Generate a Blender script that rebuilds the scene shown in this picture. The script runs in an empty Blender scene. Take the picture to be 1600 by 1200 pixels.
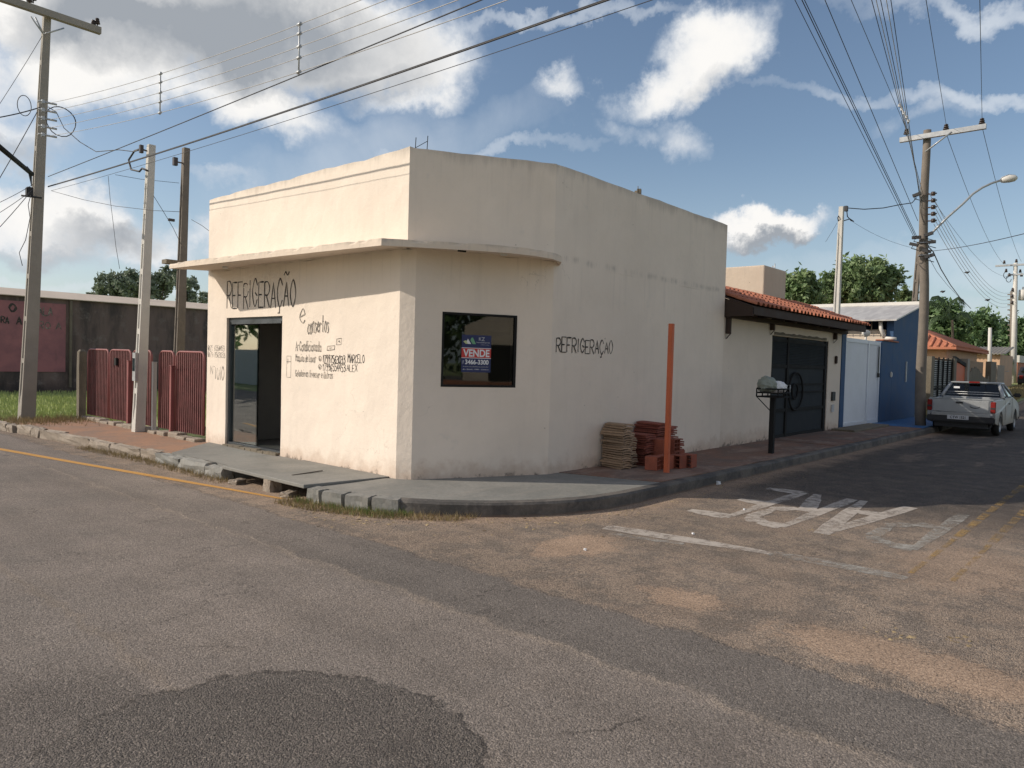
import bpy, bmesh, math, random
import numpy as np
from mathutils import Vector, Matrix
random.seed(7)
S = bpy.context.scene
COL = S.collection
R_ = math.radians

# ------------------------------------------------------------------ camera
F = 1150.0; CAM_H = 1.65
roll = R_(1.6); pitch = -math.atan(35/F); yaw = R_(41.3)
fw0 = Vector((math.cos(yaw), math.sin(yaw), 0)); rt0 = Vector((math.sin(yaw), -math.cos(yaw), 0)); up0 = Vector((0, 0, 1))
fw = fw0*math.cos(pitch)+up0*math.sin(pitch); up_ = up0*math.cos(pitch)-fw0*math.sin(pitch)
RX = rt0*math.cos(roll)+up_*math.sin(roll)
UX = up_*math.cos(roll)-rt0*math.sin(roll)
CP = Vector((0, 0, CAM_H))
cd = bpy.data.cameras.new("camera"); co = bpy.data.objects.new("camera", cd); COL.objects.link(co)
cd.sensor_width = 36; cd.lens = F/1600*36; cd.clip_start = 0.05; cd.clip_end = 3000
m = Matrix((RX, UX, -fw)).transposed().to_4x4(); m.translation = CP
co.matrix_world = m
S.camera = co
S.view_settings.view_transform = 'Standard'; S.view_settings.look = 'None'
S.view_settings.gamma = 1; S.view_settings.exposure = 0.0

def ray(x, y): return fw+RX*(x-800)/F-UX*(y-600)/F
def atz(x, y, z=0.): d = ray(x, y); return CP+d*((z-CAM_H)/d.z)
def atX(x, y, X): d = ray(x, y); return CP+d*(X/d.x)
def atY(x, y, Y): d = ray(x, y); return CP+d*(Y/d.y)
def atD(x, y, D): return CP+ray(x, y)*D

# ------------------------------------------------------------------ node helper
class NT:
    def __init__(s, tree): s.t = tree; s.N = tree.nodes; s.L = tree.links
    def put(s, sock, v):
        if v is None: return
        if hasattr(v, 'is_linked') or isinstance(v, bpy.types.NodeSocket): s.L.new(v, sock)
        else:
            if sock.type == 'RGBA' and not hasattr(v, '__len__'): v = (v, v, v, 1)
            if sock.type == 'RGBA' and len(v) == 3: v = (*v, 1)
            sock.default_value = v
    def n(s, ty, **k):
        nd = s.N.new(ty)
        for a, b in k.items(): setattr(nd, a, b)
        return nd
    def m(s, op, a, b=None, c=None, clamp=False):
        nd = s.n('ShaderNodeMath', operation=op); nd.use_clamp = clamp
        s.put(nd.inputs[0], a); s.put(nd.inputs[1], b); s.put(nd.inputs[2], c); return nd.outputs[0]
    def v(s, op, a, b=None, sc=None):
        nd = s.n('ShaderNodeVectorMath', operation=op); s.put(nd.inputs[0], a); s.put(nd.inputs[1], b)
        if sc is not None: s.put(nd.inputs[3], sc)
        return nd.outputs['Value'] if op in ('DOT_PRODUCT', 'LENGTH', 'DISTANCE') else nd.outputs[0]
    def noise(s, vec, scale, detail=4, rough=.55, dist=0., color=False):
        nd = s.n('ShaderNodeTexNoise'); s.put(nd.inputs['Vector'], vec); nd.inputs['Scale'].default_value = scale
        nd.inputs['Detail'].default_value = detail; nd.inputs['Roughness'].default_value = rough; nd.inputs['Distortion'].default_value = dist
        return nd.outputs['Color'] if color else nd.outputs[0]
    def voro(s, vec, scale, feature='F1', out='Distance', rnd=1.):
        nd = s.n('ShaderNodeTexVoronoi', feature=feature); s.put(nd.inputs['Vector'], vec); nd.inputs['Scale'].default_value = scale
        nd.inputs['Randomness'].default_value = rnd
        return nd.outputs[out]
    def ss(s, x, a, b):
        nd = s.n('ShaderNodeMapRange', interpolation_type='SMOOTHSTEP'); s.put(nd.inputs[0], x)
        nd.inputs[1].default_value = a; nd.inputs[2].default_value = b; nd.inputs[3].default_value = 0; nd.inputs[4].default_value = 1
        return nd.outputs[0]
    def lin(s, x, a, b, c, d):
        nd = s.n('ShaderNodeMapRange'); s.put(nd.inputs[0], x)
        for i, q in enumerate((a, b, c, d)): nd.inputs[i+1].default_value = q
        return nd.outputs[0]
    def mix(s, f, a, b, mode='MIX'):
        nd = s.n('ShaderNodeMix', data_type='RGBA', blend_type=mode); nd.clamp_factor = True
        s.put(nd.inputs[0], f); s.put(nd.inputs[6], a); s.put(nd.inputs[7], b); return nd.outputs[2]
    def xyz(s, v):
        nd = s.n('ShaderNodeSeparateXYZ'); s.put(nd.inputs[0], v); return nd.outputs
    def comb(s, a, b, c):
        nd = s.n('ShaderNodeCombineXYZ'); s.put(nd.inputs[0], a); s.put(nd.inputs[1], b); s.put(nd.inputs[2], c); return nd.outputs[0]
    def bump(s, h, strength=.3, dist=.02, normal=None):
        nd = s.n('ShaderNodeBump'); nd.inputs['Strength'].default_value = strength; nd.inputs['Distance'].default_value = dist
        s.put(nd.inputs['Height'], h)
        if normal: s.L.new(normal, nd.inputs['Normal'])
        return nd.outputs[0]

# ------------------------------------------------------------------ world (sky and clouds) and sun
SUN_EL = R_(30); SUNV = Vector((-0.683, 0.73, 0)).normalized()*math.cos(SUN_EL)+Vector((0, 0, math.sin(SUN_EL)))
W = bpy.data.worlds.new("World"); S.world = W; W.use_nodes = True
W.node_tree.nodes.clear(); w = NT(W.node_tree)
sky = w.n('ShaderNodeTexSky'); sky.sky_type = 'NISHITA'; sky.sun_disc = False
sky.sun_elevation = SUN_EL; sky.sun_rotation = math.atan2(SUNV.x, SUNV.y); sky.air_density = 1.0; sky.dust_density = 1.0; sky.ozone_density = 1.0
D = w.n('ShaderNodeTexCoord').outputs['Generated']
warp = w.v('SCALE', w.v('SUBTRACT', w.noise(D, 6, 7, .62, color=True), (.5, .5, .5)), sc=.17)
DW = w.v('ADD', D, warp)
def blob(px, py, rx, ry, rot=0, gain=1.0, warped=True):
    c = ray(px, py); L = c.length; c = c/L
    e1 = (RX*math.cos(R_(rot))-UX*math.sin(R_(rot))); e1 = (e1-c*e1.dot(c)).normalized(); e2 = c.cross(e1)
    k1 = rx/F/L; k2 = ry/F/L
    v = DW if warped else D
    a = w.m('MULTIPLY_ADD', w.v('DOT_PRODUCT', v, tuple(e1)), 1/k1, -c.dot(e1)/k1)
    b = w.m('MULTIPLY_ADD', w.v('DOT_PRODUCT', v, tuple(e2)), 1/k2, -c.dot(e2)/k2)
    r2 = w.m('ADD', w.m('MULTIPLY', a, a), w.m('MULTIPLY', b, b))
    front = w.m('GREATER_THAN', w.v('DOT_PRODUCT', D, tuple(c)), 0.0)
    return w.m('MULTIPLY', w.m('MAXIMUM', w.m('MULTIPLY_ADD', r2, -gain, gain), 0), front)
def mx(l):
    o = l[0]
    for q in l[1:]: o = w.m('MAXIMUM', o, q)
    return o
cl = mx([blob(*b) for b in [
    (150, 90, 210, 110, 0, 1.3), (400, 40, 380, 120, 8, 1.5), (380, 160, 200, 60, 14, 1.0), (610, 95, 150, 75, 0, 1.2), (640, 150, 110, 32, -10, .8), (250, -20, 420, 90, 0, 1.5),
    (-60, 120, 150, 140, 0, .8), (60, 350, 170, 75, 6, 1.1), (200, 385, 150, 40, 0, .9), (320, 360, 120, 35, -10, .7), (0, 230, 120, 55, 0, .7), (360, 290, 70, 18, 0, .45),
    (1115, 85, 150, 72, -28, 1.25), (1020, 140, 110, 42, -15, 1.0), (870, 140, 60, 28, -18, .8), (1050, 215, 95, 36, 25, .62), (980, 200, 90, 26, 10, .55),
    (1190, 352, 115, 34, -2, 1.35), (1450, 180, 120, 26, -12, .42), (1560, 475, 150, 24, 0, .45), (-700, 200, 500, 250, 0, .9), (2600, 100, 500, 200, 0, .8)]])
wisps = mx([blob(*b) for b in [(1480, 150, 330, 17, 3, .5), (1560, 5, 260, 22, 2, .6), (880, 45, 260, 13, -4, .5), (700, 250, 260, 14, -8, .42), (150, 445, 260, 12, 3, .55), (1400, 420, 330, 30, 0, .35), (600, 240, 300, 60, -15, .3)]])
fb = w.noise(D, 11, 8, .6); fb2 = w.noise(D, 34, 6, .62)
hz = w.xyz(D)[2]
dens = w.m('ADD', cl, w.m('MULTIPLY', w.m('SUBTRACT', w.m('ADD', w.m('MULTIPLY', fb, .7), w.m('MULTIPLY', fb2, .3)), .5), 1.5))
alpha = w.ss(dens, .06, .95)
alpha = w.m('MULTIPLY', alpha, w.ss(cl, .0, .12))
walpha = w.m('MULTIPLY', wisps, w.lin(w.noise(D, 5, 6, .6, 1.2), .3, .7, .35, 1.4), clamp=True)
dark = mx([blob(*b) for b in [(390, 55, 300, 100, 8, 1.3), (230, 20, 240, 60, 0, 1.2), (560, 130, 120, 42, -5, .9), (150, 375, 120, 30, 3, .9), (40, 395, 130, 30, 0, .8), (1190, 374, 130, 20, 0, 1.3), (1130, 130, 90, 26, -20, .35), (20, 250, 90, 22, 0, .6)]])
darkm = w.m('MULTIPLY', dark, w.lin(fb, .25, .7, .6, 1.15), clamp=True)
thick = w.ss(dens, .3, 1.2)
white = w.mix(thick, (.62, .68, .76), (.98, .96, .93))
ccol = w.mix(darkm, white, (.36, .39, .43))
skyc = w.v('SCALE', sky.outputs[0], sc=.118)
hazef = w.m('MULTIPLY', w.ss(hz, .30, -.02), .42)
skyc = w.mix(hazef, skyc, (.56, .68, .80))
fin = w.mix(walpha, skyc, (.74, .79, .85))
fin = w.mix(alpha, fin, ccol)
# unseen warm cloud added behind the viewer to lift and warm the shade
backm = w.ss(w.v('DOT_PRODUCT', D, tuple(fw0)), .12, -.25)
fillcl = w.m('MULTIPLY', w.m('MULTIPLY', w.ss(w.noise(D, 2.2, 7, .6), .42, .56), backm), w.ss(hz, -.02, .1))
fin = w.mix(w.m('MULTIPLY', fillcl, .36), fin, (1.10, .98, .86))
bg = w.n('ShaderNodeBackground'); w.put(bg.inputs[0], fin); bg.inputs[1].default_value = 1.0
w.L.new(bg.outputs[0], w.n('ShaderNodeOutputWorld').inputs[0])
W.cycles.sampling_method = 'MANUAL'; W.cycles.sample_map_resolution = 512

sl = bpy.data.lights.new("sun", 'SUN'); sl.energy = 4.15; sl.angle = R_(.55); sl.color = (1, .90, .77)
so = bpy.data.objects.new("sun", sl); COL.objects.link(so); so.location = (-20, 20, 20)
so.rotation_euler = (-SUNV).to_track_quat('-Z', 'Y').to_euler()

# ------------------------------------------------------------------ materials
def mat(name, fn, **k):
    mt = bpy.data.materials.new(name); mt.use_nodes = True
    t = NT(mt.node_tree); b = mt.node_tree.nodes['Principled BSDF']
    b.inputs['Roughness'].default_value = k.get('rough', .8)
    b.inputs['Metallic'].default_value = k.get('metal', 0)
    b.inputs['Specular IOR Level'].default_value = k.get('spec', .4)
    if fn: fn(t, b)
    return mt
def wpos(t): return t.n('ShaderNodeNewGeometry').outputs['Position']
def opos(t): return t.n('ShaderNodeTexCoord').outputs['Object']
def rnd(t): return t.n('ShaderNodeObjectInfo').outputs['Random']
def simple(name, c, var=.25, scale=6, bs=.2, bd=.01, fine=60, **k):
    def fn(t, b):
        p = opos(t); n1 = t.noise(p, scale, 6, .6); n2 = t.noise(p, fine, 3, .6)
        f = t.lin(t.m('ADD', t.m('MULTIPLY', n1, .7), t.m('MULTIPLY', n2, .3)), .25, .75, 1-var, 1+var)
        if k.get('rv'): f = t.m('MULTIPLY', f, t.lin(rnd(t), 0, 1, 1-k['rv'], 1+k['rv']))
        col = t.v('SCALE', tuple(c), sc=f); t.put(b.inputs['Base Color'], col)
        t.put(b.inputs['Normal'], t.bump(t.m('ADD', t.m('MULTIPLY', n1, .5), n2), bs, bd))
        t.put(b.inputs['Roughness'], t.lin(n1, .3, .7, max(.05, k.get('rough', .8)-.1), min(1, k.get('rough', .8)+.1)))
    return mat(name, fn, **k)

def stucco_fn(base, grime=(.30, .27, .24), foot=.16, amt=1.0):
    def fn(t, b):
        p = wpos(t); x, y, z = t.xyz(p)
        big = t.noise(p, .9, 6, .6); med = t.noise(p, 5, 6, .65); fine = t.noise(p, 70, 4, .7)
        streak = t.noise(t.v('MULTIPLY', p, (3.2, 3.2, .35)), 1.6, 6, .65)
        c = t.v('SCALE', base, sc=t.lin(big, .3, .7, .93, 1.05))
        c = t.mix(t.m('MULTIPLY', t.ss(streak, .50, .78), .15*amt), c, (.50, .45, .40))
        c = t.mix(t.m('MULTIPLY', t.ss(med, .60, .74), .22*amt), c, (.58, .55, .50))
        # dirt splashed at the foot of the wall, and under the coping
        h = t.m('ADD', t.m('SUBTRACT', z, foot), t.m('MULTIPLY', t.m('SUBTRACT', med, .5), -.55))
        c = t.mix(t.m('MULTIPLY', t.ss(h, .26, -.02), .5*amt), c, (.45, .31, .22))
        blk = t.m('MULTIPLY', t.ss(t.m('ADD', h, t.m('MULTIPLY', t.noise(p, 14, 5, .7), .18)), .10, .0), .75*amt)
        c = t.mix(blk, c, (.07, .06, .05))
        # leak line of the slab and spots
        sl_ = t.m('ABSOLUTE', t.m('SUBTRACT', t.m('ADD', z, t.m('MULTIPLY', t.m('SUBTRACT', med, .5), .10)), 3.06))
        c = t.mix(t.m('MULTIPLY', t.m('MULTIPLY', t.ss(sl_, .07, .0), t.ss(streak, .42, .62)), .38*amt), c, grime)
        tp = t.m('ADD', t.m('SUBTRACT', 4.25, z), t.m('MULTIPLY', t.m('SUBTRACT', streak, .5), .5))
        c = t.mix(t.m('MULTIPLY', t.ss(tp, .14, -.06), .45*amt), c, grime)
        drip = t.noise(t.v('MULTIPLY', p, (9, 9, .5)), 1.5, 5, .6)
        under = t.m('MULTIPLY', t.ss(z, 2.2, 2.95), t.ss(z, 3.1, 3.0))
        under = t.m('MAXIMUM', under, t.m('MULTIPLY', t.ss(z, 3.5, 4.25), .9))
        c = t.mix(t.m('MULTIPLY', t.m('MULTIPLY', under, t.ss(drip, .52, .74)), .15*amt), c, grime)
        hc = t.m('ABSOLUTE', t.m('SUBTRACT', t.noise(t.v('ADD', p, (3.3, 1.7, 0)), .7, 7, .55), .5))
        c = t.mix(t.m('MULTIPLY', t.m('MULTIPLY', t.ss(hc, .0022, .0006), t.ss(t.noise(p, .9, 2, .5), .60, .68)), .22*amt), c, (.2, .17, .14))
        pin = t.voro(p, 3.1); c = t.mix(t.m('MULTIPLY', t.ss(pin, .035, .02), .5*amt), c, (.2, .16, .12))
        t.put(b.inputs['Base Color'], c)
        hgt = t.m('ADD', t.m('MULTIPLY', fine, .35), t.m('ADD', t.m('MULTIPLY', t.noise(p, 18, 4, .6), .8), t.m('MULTIPLY', t.noise(p, 2.3, 3, .5), 4)))
        t.put(b.inputs['Normal'], t.bump(hgt, .38, .012))
    return fn
M = {}
M['wall'] = mat('cream_stucco', stucco_fn((.80, .70, .60)), rough=.9)
M['garage_wall'] = mat('dull_cream_stucco', stucco_fn((.74, .64, .54), foot=.2), rough=.9)
M['tank_wall'] = mat('weathered_render', stucco_fn((.56, .46, .37), amt=2.2), rough=.9)
M['canopy'] = mat('canopy_render', stucco_fn((.72, .61, .5), amt=1.3), rough=.9)
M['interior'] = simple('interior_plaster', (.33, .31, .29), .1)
def brushed(name, c, lo, hi):
    def fn(t, b):
        p = wpos(t); n = t.noise(p, 14, 5, .75); n2 = t.noise(p, 90, 3, .7)
        t.put(b.inputs['Base Color'], t.mix(t.ss(t.m('ADD', t.m('MULTIPLY', n, .65), t.m('MULTIPLY', n2, .35)), lo, hi), c, (.42, .37, .31)))
    return mat(name, fn, rough=.75)
M['letter'] = brushed('faded_black_paint', (.10, .09, .08), .44, .64)
M['letterdark'] = brushed('black_brush_paint', (.045, .04, .036), .52, .72)
M['alu'] = simple('dark_aluminium', (.09, .10, .11), .15, 4, .05, .002, 90, rough=.4, metal=.6)
M['blue'] = simple('blue_painted_wall', (.034, .082, .175), .25, 2.2, .3, .01, 50, rough=.75)
M['bluefloor'] = simple('blue_painted_floor', (.04, .13, .30), .3, 3, .3, .01, 50, rough=.6)
M['whitemetal'] = simple('white_gate_paint', (.66, .70, .76), .08, 2, .1, .005, 30, rough=.45)
M['gate'] = simple('graphite_gate_paint', (.028, .033, .038), .25, 3, .15, .005, 40, rough=.8, spec=.2)
M['blackmetal'] = simple('black_steel', (.018, .018, .018), .3, 5, .1, .005, 40, rough=.8, spec=.2)
M['wood'] = simple('dark_rafter_wood', (.05, .032, .024), .3, 6, .3, .01, 40)
M['orange'] = simple('orange_primer_post', (.52, .125, .052), .25, 3, .15, .004, 50, rough=.6)
M['conc'] = simple('pole_concrete', (.30, .275, .24), .2, 2.5, .35, .008, 60)
M['concw'] = simple('whitewashed_concrete', (.55, .53, .49), .15, 2.5, .3, .008, 60)
M['concd'] = simple('old_grey_pole', (.17, .145, .12), .3, 4, .5, .01, 40)
M['cable'] = simple('cable_black', (.035, .035, .04), .1, 4, .0, .001, 30, rough=.6)
M['alucable'] = simple('bare_aluminium_cable', (.42, .41, .40), .1, 4, .0, .001, 30, rough=.5)
M['insul'] = simple('brown_insulator', (.05, .035, .03), .2, 8, .0, .001, 30, rough=.3)
M['galv'] = simple('galvanised_steel', (.42, .43, .44), .15, 6, .05, .003, 60, rough=.45, metal=.5)
M['pink'] = simple('rose_fence_paint', (.25, .085, .082), .22, 2, .2, .004, 30, rough=.6)
M['red'] = simple('dark_red_fence_paint', (.115, .034, .034), .6, 5, .2, .004, 30, rough=.6)
M['tileclay'] = simple('roof_clay', (.44, .165, .095), .35, 5, .3, .006, 50, rv=.2)
M['brick'] = simple('red_hollow_brick', (.29, .085, .05), .35, 8, .4, .006, 60, rv=.22)
M['redtile'] = simple('stacked_red_tile', (.23, .066, .045), .4, 8, .4, .006, 60, rv=.25)
M['paletile'] = simple('stacked_pale_tile', (.34, .235, .155), .4, 12, .5, .008, 60, rv=.25)
M['stone'] = simple('kerb_stone', (.30, .25, .20), .35, 6, .7, .02, 60)
M['rubber'] = simple('tyre_rubber', (.018, .018, .018), .2, 9, .1, .003, 60, rough=.8)
M['plastic'] = simple('black_plastic', (.025, .025, .027), .15, 9, .05, .002, 60, rough=.55)
M['bagw'] = simple('white_plastic_bag', (.75, .76, .78), .1, 12, .6, .02, 30, rough=.35)
M['bagg'] = simple('grey_green_plastic_bag', (.26, .29, .25), .15, 12, .6, .02, 30, rough=.35)
M['bark'] = simple('bark', (.12, .09, .065), .3, 6, .6, .02, 40)
M['beige'] = simple('beige_wall', (.50, .33, .22), .2, 1.5, .2, .01, 40)
M['beigelight'] = simple('pale_wall', (.62, .52, .42), .15, 1.5, .2, .01, 40)
M['brickred'] = simple('bare_brick_wall', (.36, .15, .09), .3, 2, .4, .01, 40)
M['oldconc'] = simple('mossy_concrete', (.16, .135, .10), .5, 2, .5, .02, 40)
M['silverpipe'] = simple('white_pipe', (.62, .60, .56), .1, 5, .1, .004, 40, rough=.5)
M['leafdry'] = simple('dry_leaf', (.36, .27, .15), .4, 20, .2, .004, 60, rv=.3)
M['pebble'] = simple('loose_gravel', (.22, .175, .145), .45, 7, .2, .004, 60)
M['weed'] = simple('weed_green', (.20, .26, .08), .4, 5, .1, .004, 30)
M['drygrass'] = simple('dry_grass', (.34, .27, .14), .4, 5, .1, .004, 30)
M['grassblade'] = simple('grass_blade', (.38, .44, .16), .35, .8, .1, .004, 9)
M['sheet'] = simple('pale_signboard', (.55, .47, .38), .1)

def f_brown(t, b):
    p = wpos(t); n = t.noise(p, 1.7, 7, .65); n2 = t.noise(p, 22, 5, .7); x, y, z = t.xyz(p)
    c = t.mix(t.ss(n, .38, .66), (.33, .185, .115), (.25, .165, .12))
    c = t.mix(t.m('MULTIPLY', t.ss(t.noise(p, 3.3, 6, .7), .52, .7), .6), c, (.16, .13, .11))
    c = t.v('SCALE', c, sc=t.lin(n2, .3, .7, .85, 1.15)); t.put(b.inputs['Base Color'], c)
    t.put(b.inputs['Normal'], t.bump(t.m('ADD', t.m('MULTIPLY', n, 3), n2), .4, .012))
M['brownconc'] = mat('red_stained_concrete', f_brown, rough=.9)
def f_brown2(t, b):
    p = wpos(t); n = t.noise(p, 1.7, 7, .65); n2 = t.noise(p, 22, 5, .7)
    c = t.mix(t.ss(n, .38, .66), (.21, .12, .085), (.15, .11, .09)); c = t.mix(t.m('MULTIPLY', t.ss(t.noise(t.v('MULTIPLY', p, (.5, 1, 1)), 2.2, 6, .7), .5, .62), .6), c, (.30, .225, .18))
    c = t.v('SCALE', c, sc=t.lin(n2, .3, .7, .85, 1.15)); t.put(b.inputs['Base Color'], c)
    t.put(b.inputs['Normal'], t.bump(t.m('ADD', t.m('MULTIPLY', n, 3), n2), .4, .012))
M['brown2'] = mat('dark_red_stained_concrete', f_brown2, rough=.9)
def f_grey(t, b):
    p = wpos(t); n = t.noise(p, 1.3, 7, .65, .4); n2 = t.noise(p, 30, 5, .7); tr = t.noise(t.v('MULTIPLY', p, (1, 3, 1)), 2.5, 6, .6, 1.2)
    c = t.mix(t.ss(n, .35, .68), (.20, .20, .185), (.27, .262, .24))
    c = t.mix(t.m('MULTIPLY', t.ss(tr, .5, .72), .4), c, (.31, .28, .24))
    c = t.v('SCALE', c, sc=t.lin(n2, .3, .7, .78, 1.02)); t.put(b.inputs['Base Color'], c)
    t.put(b.inputs['Normal'], t.bump(t.m('ADD', t.m('MULTIPLY', tr, 2), n2), .4, .008))
M['greyconc'] = mat('grey_painted_concrete', f_grey, rough=.75)
def f_kerb(t, b):
    p = wpos(t); n = t.noise(p, 2.2, 7, .65); n2 = t.noise(p, 30, 5, .7); x, y, z = t.xyz(p)
    c = t.mix(t.ss(n, .4, .62), (.075, .07, .066), (.14, .125, .11))
    c = t.mix(t.m('MULTIPLY', t.ss(t.m('ADD', z, t.m('MULTIPLY', n, .06)), .06, .01), .7), c, (.32, .20, .13))
    c = t.v('SCALE', c, sc=t.lin(n2, .3, .7, .8, 1.2)); t.put(b.inputs['Base Color'], c)
    t.put(b.inputs['Normal'], t.bump(t.m('ADD', t.m('MULTIPLY', n, 2), n2), .5, .012))
M['kerb'] = mat('blackened_kerb', f_kerb, rough=.8)

def f_road(t, b):
    p = wpos(t); x, y, z = t.xyz(p)
    w1 = t.noise(p, 2.6, 5, .65, color=True); wv = t.v('SCALE', t.v('SUBTRACT', w1, (.5, .5, .5)), sc=.35)
    w2 = t.noise(p, 16, 4, .65, color=True); pw = t.v('ADD', t.v('ADD', p, wv), t.v('SCALE', t.v('SUBTRACT', w2, (.5, .5, .5)), sc=.07))
    wx, wy, wz = t.xyz(pw)
    big = t.noise(p, .55, 6, .6); med = t.noise(p, 3.2, 7, .65); fine = t.noise(p, 55, 4, .75)
    pf = t.v('MULTIPLY', p, (1, 1, .01))
    # asphalt
    base = t.mix(t.ss(big, .35, .65), (.212, .182, .158), (.255, .215, .184))
    base = t.mix(t.m('MULTIPLY', t.ss(med, .50, .72), .3), base, (.25, .205, .165))
    # intersection: dusty reddish
    inter = t.ss(wx, 4.08, 4.16)
    dusty = t.mix(t.ss(t.m('ADD', med, t.m('MULTIPLY', t.m('SUBTRACT', t.noise(p, 24, 5, .75), .5), .7)), .42, .56), (.235, .192, .156), (.345, .268, .205))
    dusty = t.mix(t.m('MULTIPLY', t.ss(t.noise(p, 1.1, 6, .7), .50, .66), .6), dusty, (.33, .25, .19))
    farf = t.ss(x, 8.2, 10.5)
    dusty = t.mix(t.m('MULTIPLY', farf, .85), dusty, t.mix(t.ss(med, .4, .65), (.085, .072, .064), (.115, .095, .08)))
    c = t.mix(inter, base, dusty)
    # newer darker strip between two seams
    strip = t.m('MULTIPLY', t.ss(wx, 3.36, 3.42), t.ss(wx, 4.13, 4.07))
    strip = t.m('MULTIPLY', strip, t.ss(y, 6.2, 4.6))
    c = t.mix(t.m('MULTIPLY', strip, .8), c, (.165, .145, .128))
    seam = t.ss(t.m('ABSOLUTE', t.m('SUBTRACT', wx, 3.38)), .085, .0)
    c = t.mix(t.m('MULTIPLY', t.m('MULTIPLY', seam, t.lin(med, .35, .65, .1, .9)), .65), c, (.32, .26, .205))
    seam2 = t.ss(t.m('ABSOLUTE', t.m('SUBTRACT', wx, 4.14)), .05, .0)
    lf = t.ss(t.m('ABSOLUTE', t.m('SUBTRACT', wx, 1.62)), .06, .0)
    c = t.mix(t.m('MULTIPLY', t.m('MULTIPLY', lf, t.ss(y, 2.8, 3.6)), .35), c, (.25, .20, .15))
    # rough coarse patch at our feet
    dd = t.v('LENGTH', t.v('MULTIPLY', t.v('SUBTRACT', pw, (1.5, 2.6, 0)), (1.06, 1.0, 0)))
    dd = t.m('ADD', dd, t.m('MULTIPLY', t.m('SUBTRACT', t.noise(p, 11, 5, .75), .5), .16)); rp = t.ss(dd, .97, .93)
    rp2 = t.m('MULTIPLY', t.ss(wx, 1.62, 1.45), t.ss(y, 4.6, 3.8))
    rgh = t.m('MAXIMUM', rp, t.m('MULTIPLY', rp2, .6))
    c = t.mix(t.m('MULTIPLY', rgh, .85), c, (.138, .120, .105))
    # sand patches in the intersection
    def patch(px, py, sx, sy, r0):
        q = t.v('LENGTH', t.v('MULTIPLY', t.v('SUBTRACT', pw, (px, py, 0)), (sx, sy, 0)))
        return t.ss(t.m('ADD', q, t.m('MULTIPLY', t.m('SUBTRACT', t.m('ADD', t.m('MULTIPLY', t.noise(p, 5, 6, .75), .6), t.m('MULTIPLY', t.noise(p, 32, 5, .8), .4)), .5), 1.5)), r0, r0*.62)
    sand = t.m('MAXIMUM', patch(4.65, .95, 2.2, .75, .75), patch(5.4, 3.9, 1.0, 1.5, .62))
    sand = t.m('MAXIMUM', sand, patch(4.75, 2.5, 2.2, 1.2, .5))
    sand = t.m('MAXIMUM', sand, t.m('MULTIPLY', patch(7.2, 1.2, .6, 1.0, .6), .6))
    # silt along the kerb line
    ex = t.m('MAXIMUM', t.m('SUBTRACT', 7.4, x), 0); ey = t.m('MAXIMUM', t.m('SUBTRACT', 7.3, y), 0)
    kd = t.m('SUBTRACT', t.m('SQRT', t.m('ADD', t.m('MULTIPLY', ex, ex), t.m('MULTIPLY', ey, ey))), 2.68)
    kdn = t.m('ADD', kd, t.m('MULTIPLY', t.m('SUBTRACT', t.noise(p, 2.0, 7, .7), .5), .9))
    silt = t.m('MULTIPLY', t.ss(kdn, .52, .05), t.ss(y, 13, 5.5))
    sand = t.m('MAXIMUM', sand, t.m('MULTIPLY', silt, .95))
    c = t.mix(t.m('MULTIPLY', sand, .8), c, (.42, .295, .205))
    # patched pale areas in the side street
    pp = t.m('MULTIPLY', t.ss(t.noise(t.v('MULTIPLY', p, (.35, 1.4, 1)), 1.3, 6, .65), .55, .62), t.ss(x, 12, 15))
    c = t.mix(t.m('MULTIPLY', pp, .6), c, (.30, .22, .165))
    tyre = t.noise(t.v('MULTIPLY', p, (2.2, .16, 1)), 1.0, 5, .6); blot = t.noise(t.v('ADD', p, (7, 3, 0)), 1.7, 7, .7)
    c = t.v('SCALE', c, sc=t.m('MULTIPLY', t.lin(tyre, .3, .7, .86, 1.12), t.lin(blot, .3, .7, .86, 1.13)))
    oil = t.m('MULTIPLY', t.ss(t.noise(t.v('ADD', p, (1, 9, 0)), 2.4, 5, .6), .66, .72), .4)
    c = t.mix(oil, c, (.075, .066, .06))
    wc = t.m('ABSOLUTE', t.m('SUBTRACT', t.noise(t.v('ADD', p, (0, 4.4, 0)), .55, 8, .62), .5))
    wcm = t.m('MULTIPLY', t.ss(wc, .0030, .0006), t.ss(t.noise(p, .5, 2, .5), .50, .58))
    # cracks
    cr = t.voro(t.v('ADD', p, t.v('SCALE', wv, sc=1.2)), .42, feature='DISTANCE_TO_EDGE')
    crm = t.m('MULTIPLY', t.ss(cr, .006, .001), t.ss(t.noise(p, .8, 3, .5), .60, .70))
    # aggregate speckle: coarser where worn
    cg = t.m('MAXIMUM', t.m('MULTIPLY', rgh, 1.0), t.m('MULTIPLY', inter, .7))
    st1 = t.n('ShaderNodeTexVoronoi', feature='F1'); t.put(st1.inputs['Vector'], pf); st1.inputs['Scale'].default_value = 150
    st2 = t.n('ShaderNodeTexVoronoi', feature='F1'); t.put(st2.inputs['Vector'], pf); st2.inputs['Scale'].default_value = 85
    ac = t.xyz(st1.outputs['Color'])[0]; ac2 = t.xyz(st2.outputs['Color'])[0]; d1 = st1.outputs['Distance']; d2 = st2.outputs['Distance']
    far = t.ss(t.v('LENGTH', p), 9, 4)
    sp = t.m('MULTIPLY', t.lin(ac, 0, 1, .72, 1.28), t.lin(ac2, 0, 1, .84, 1.16))
    c = t.v('SCALE', c, sc=sp)
    pits = t.m('MULTIPLY', t.m('MULTIPLY', t.ss(d1, .42, .72), t.ss(fine, .42, .62)), t.lin(cg, 0, 1, .75, 1.0))
    c = t.mix(t.m('MULTIPLY', pits, .9), c, (.040, .034, .030))
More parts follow.
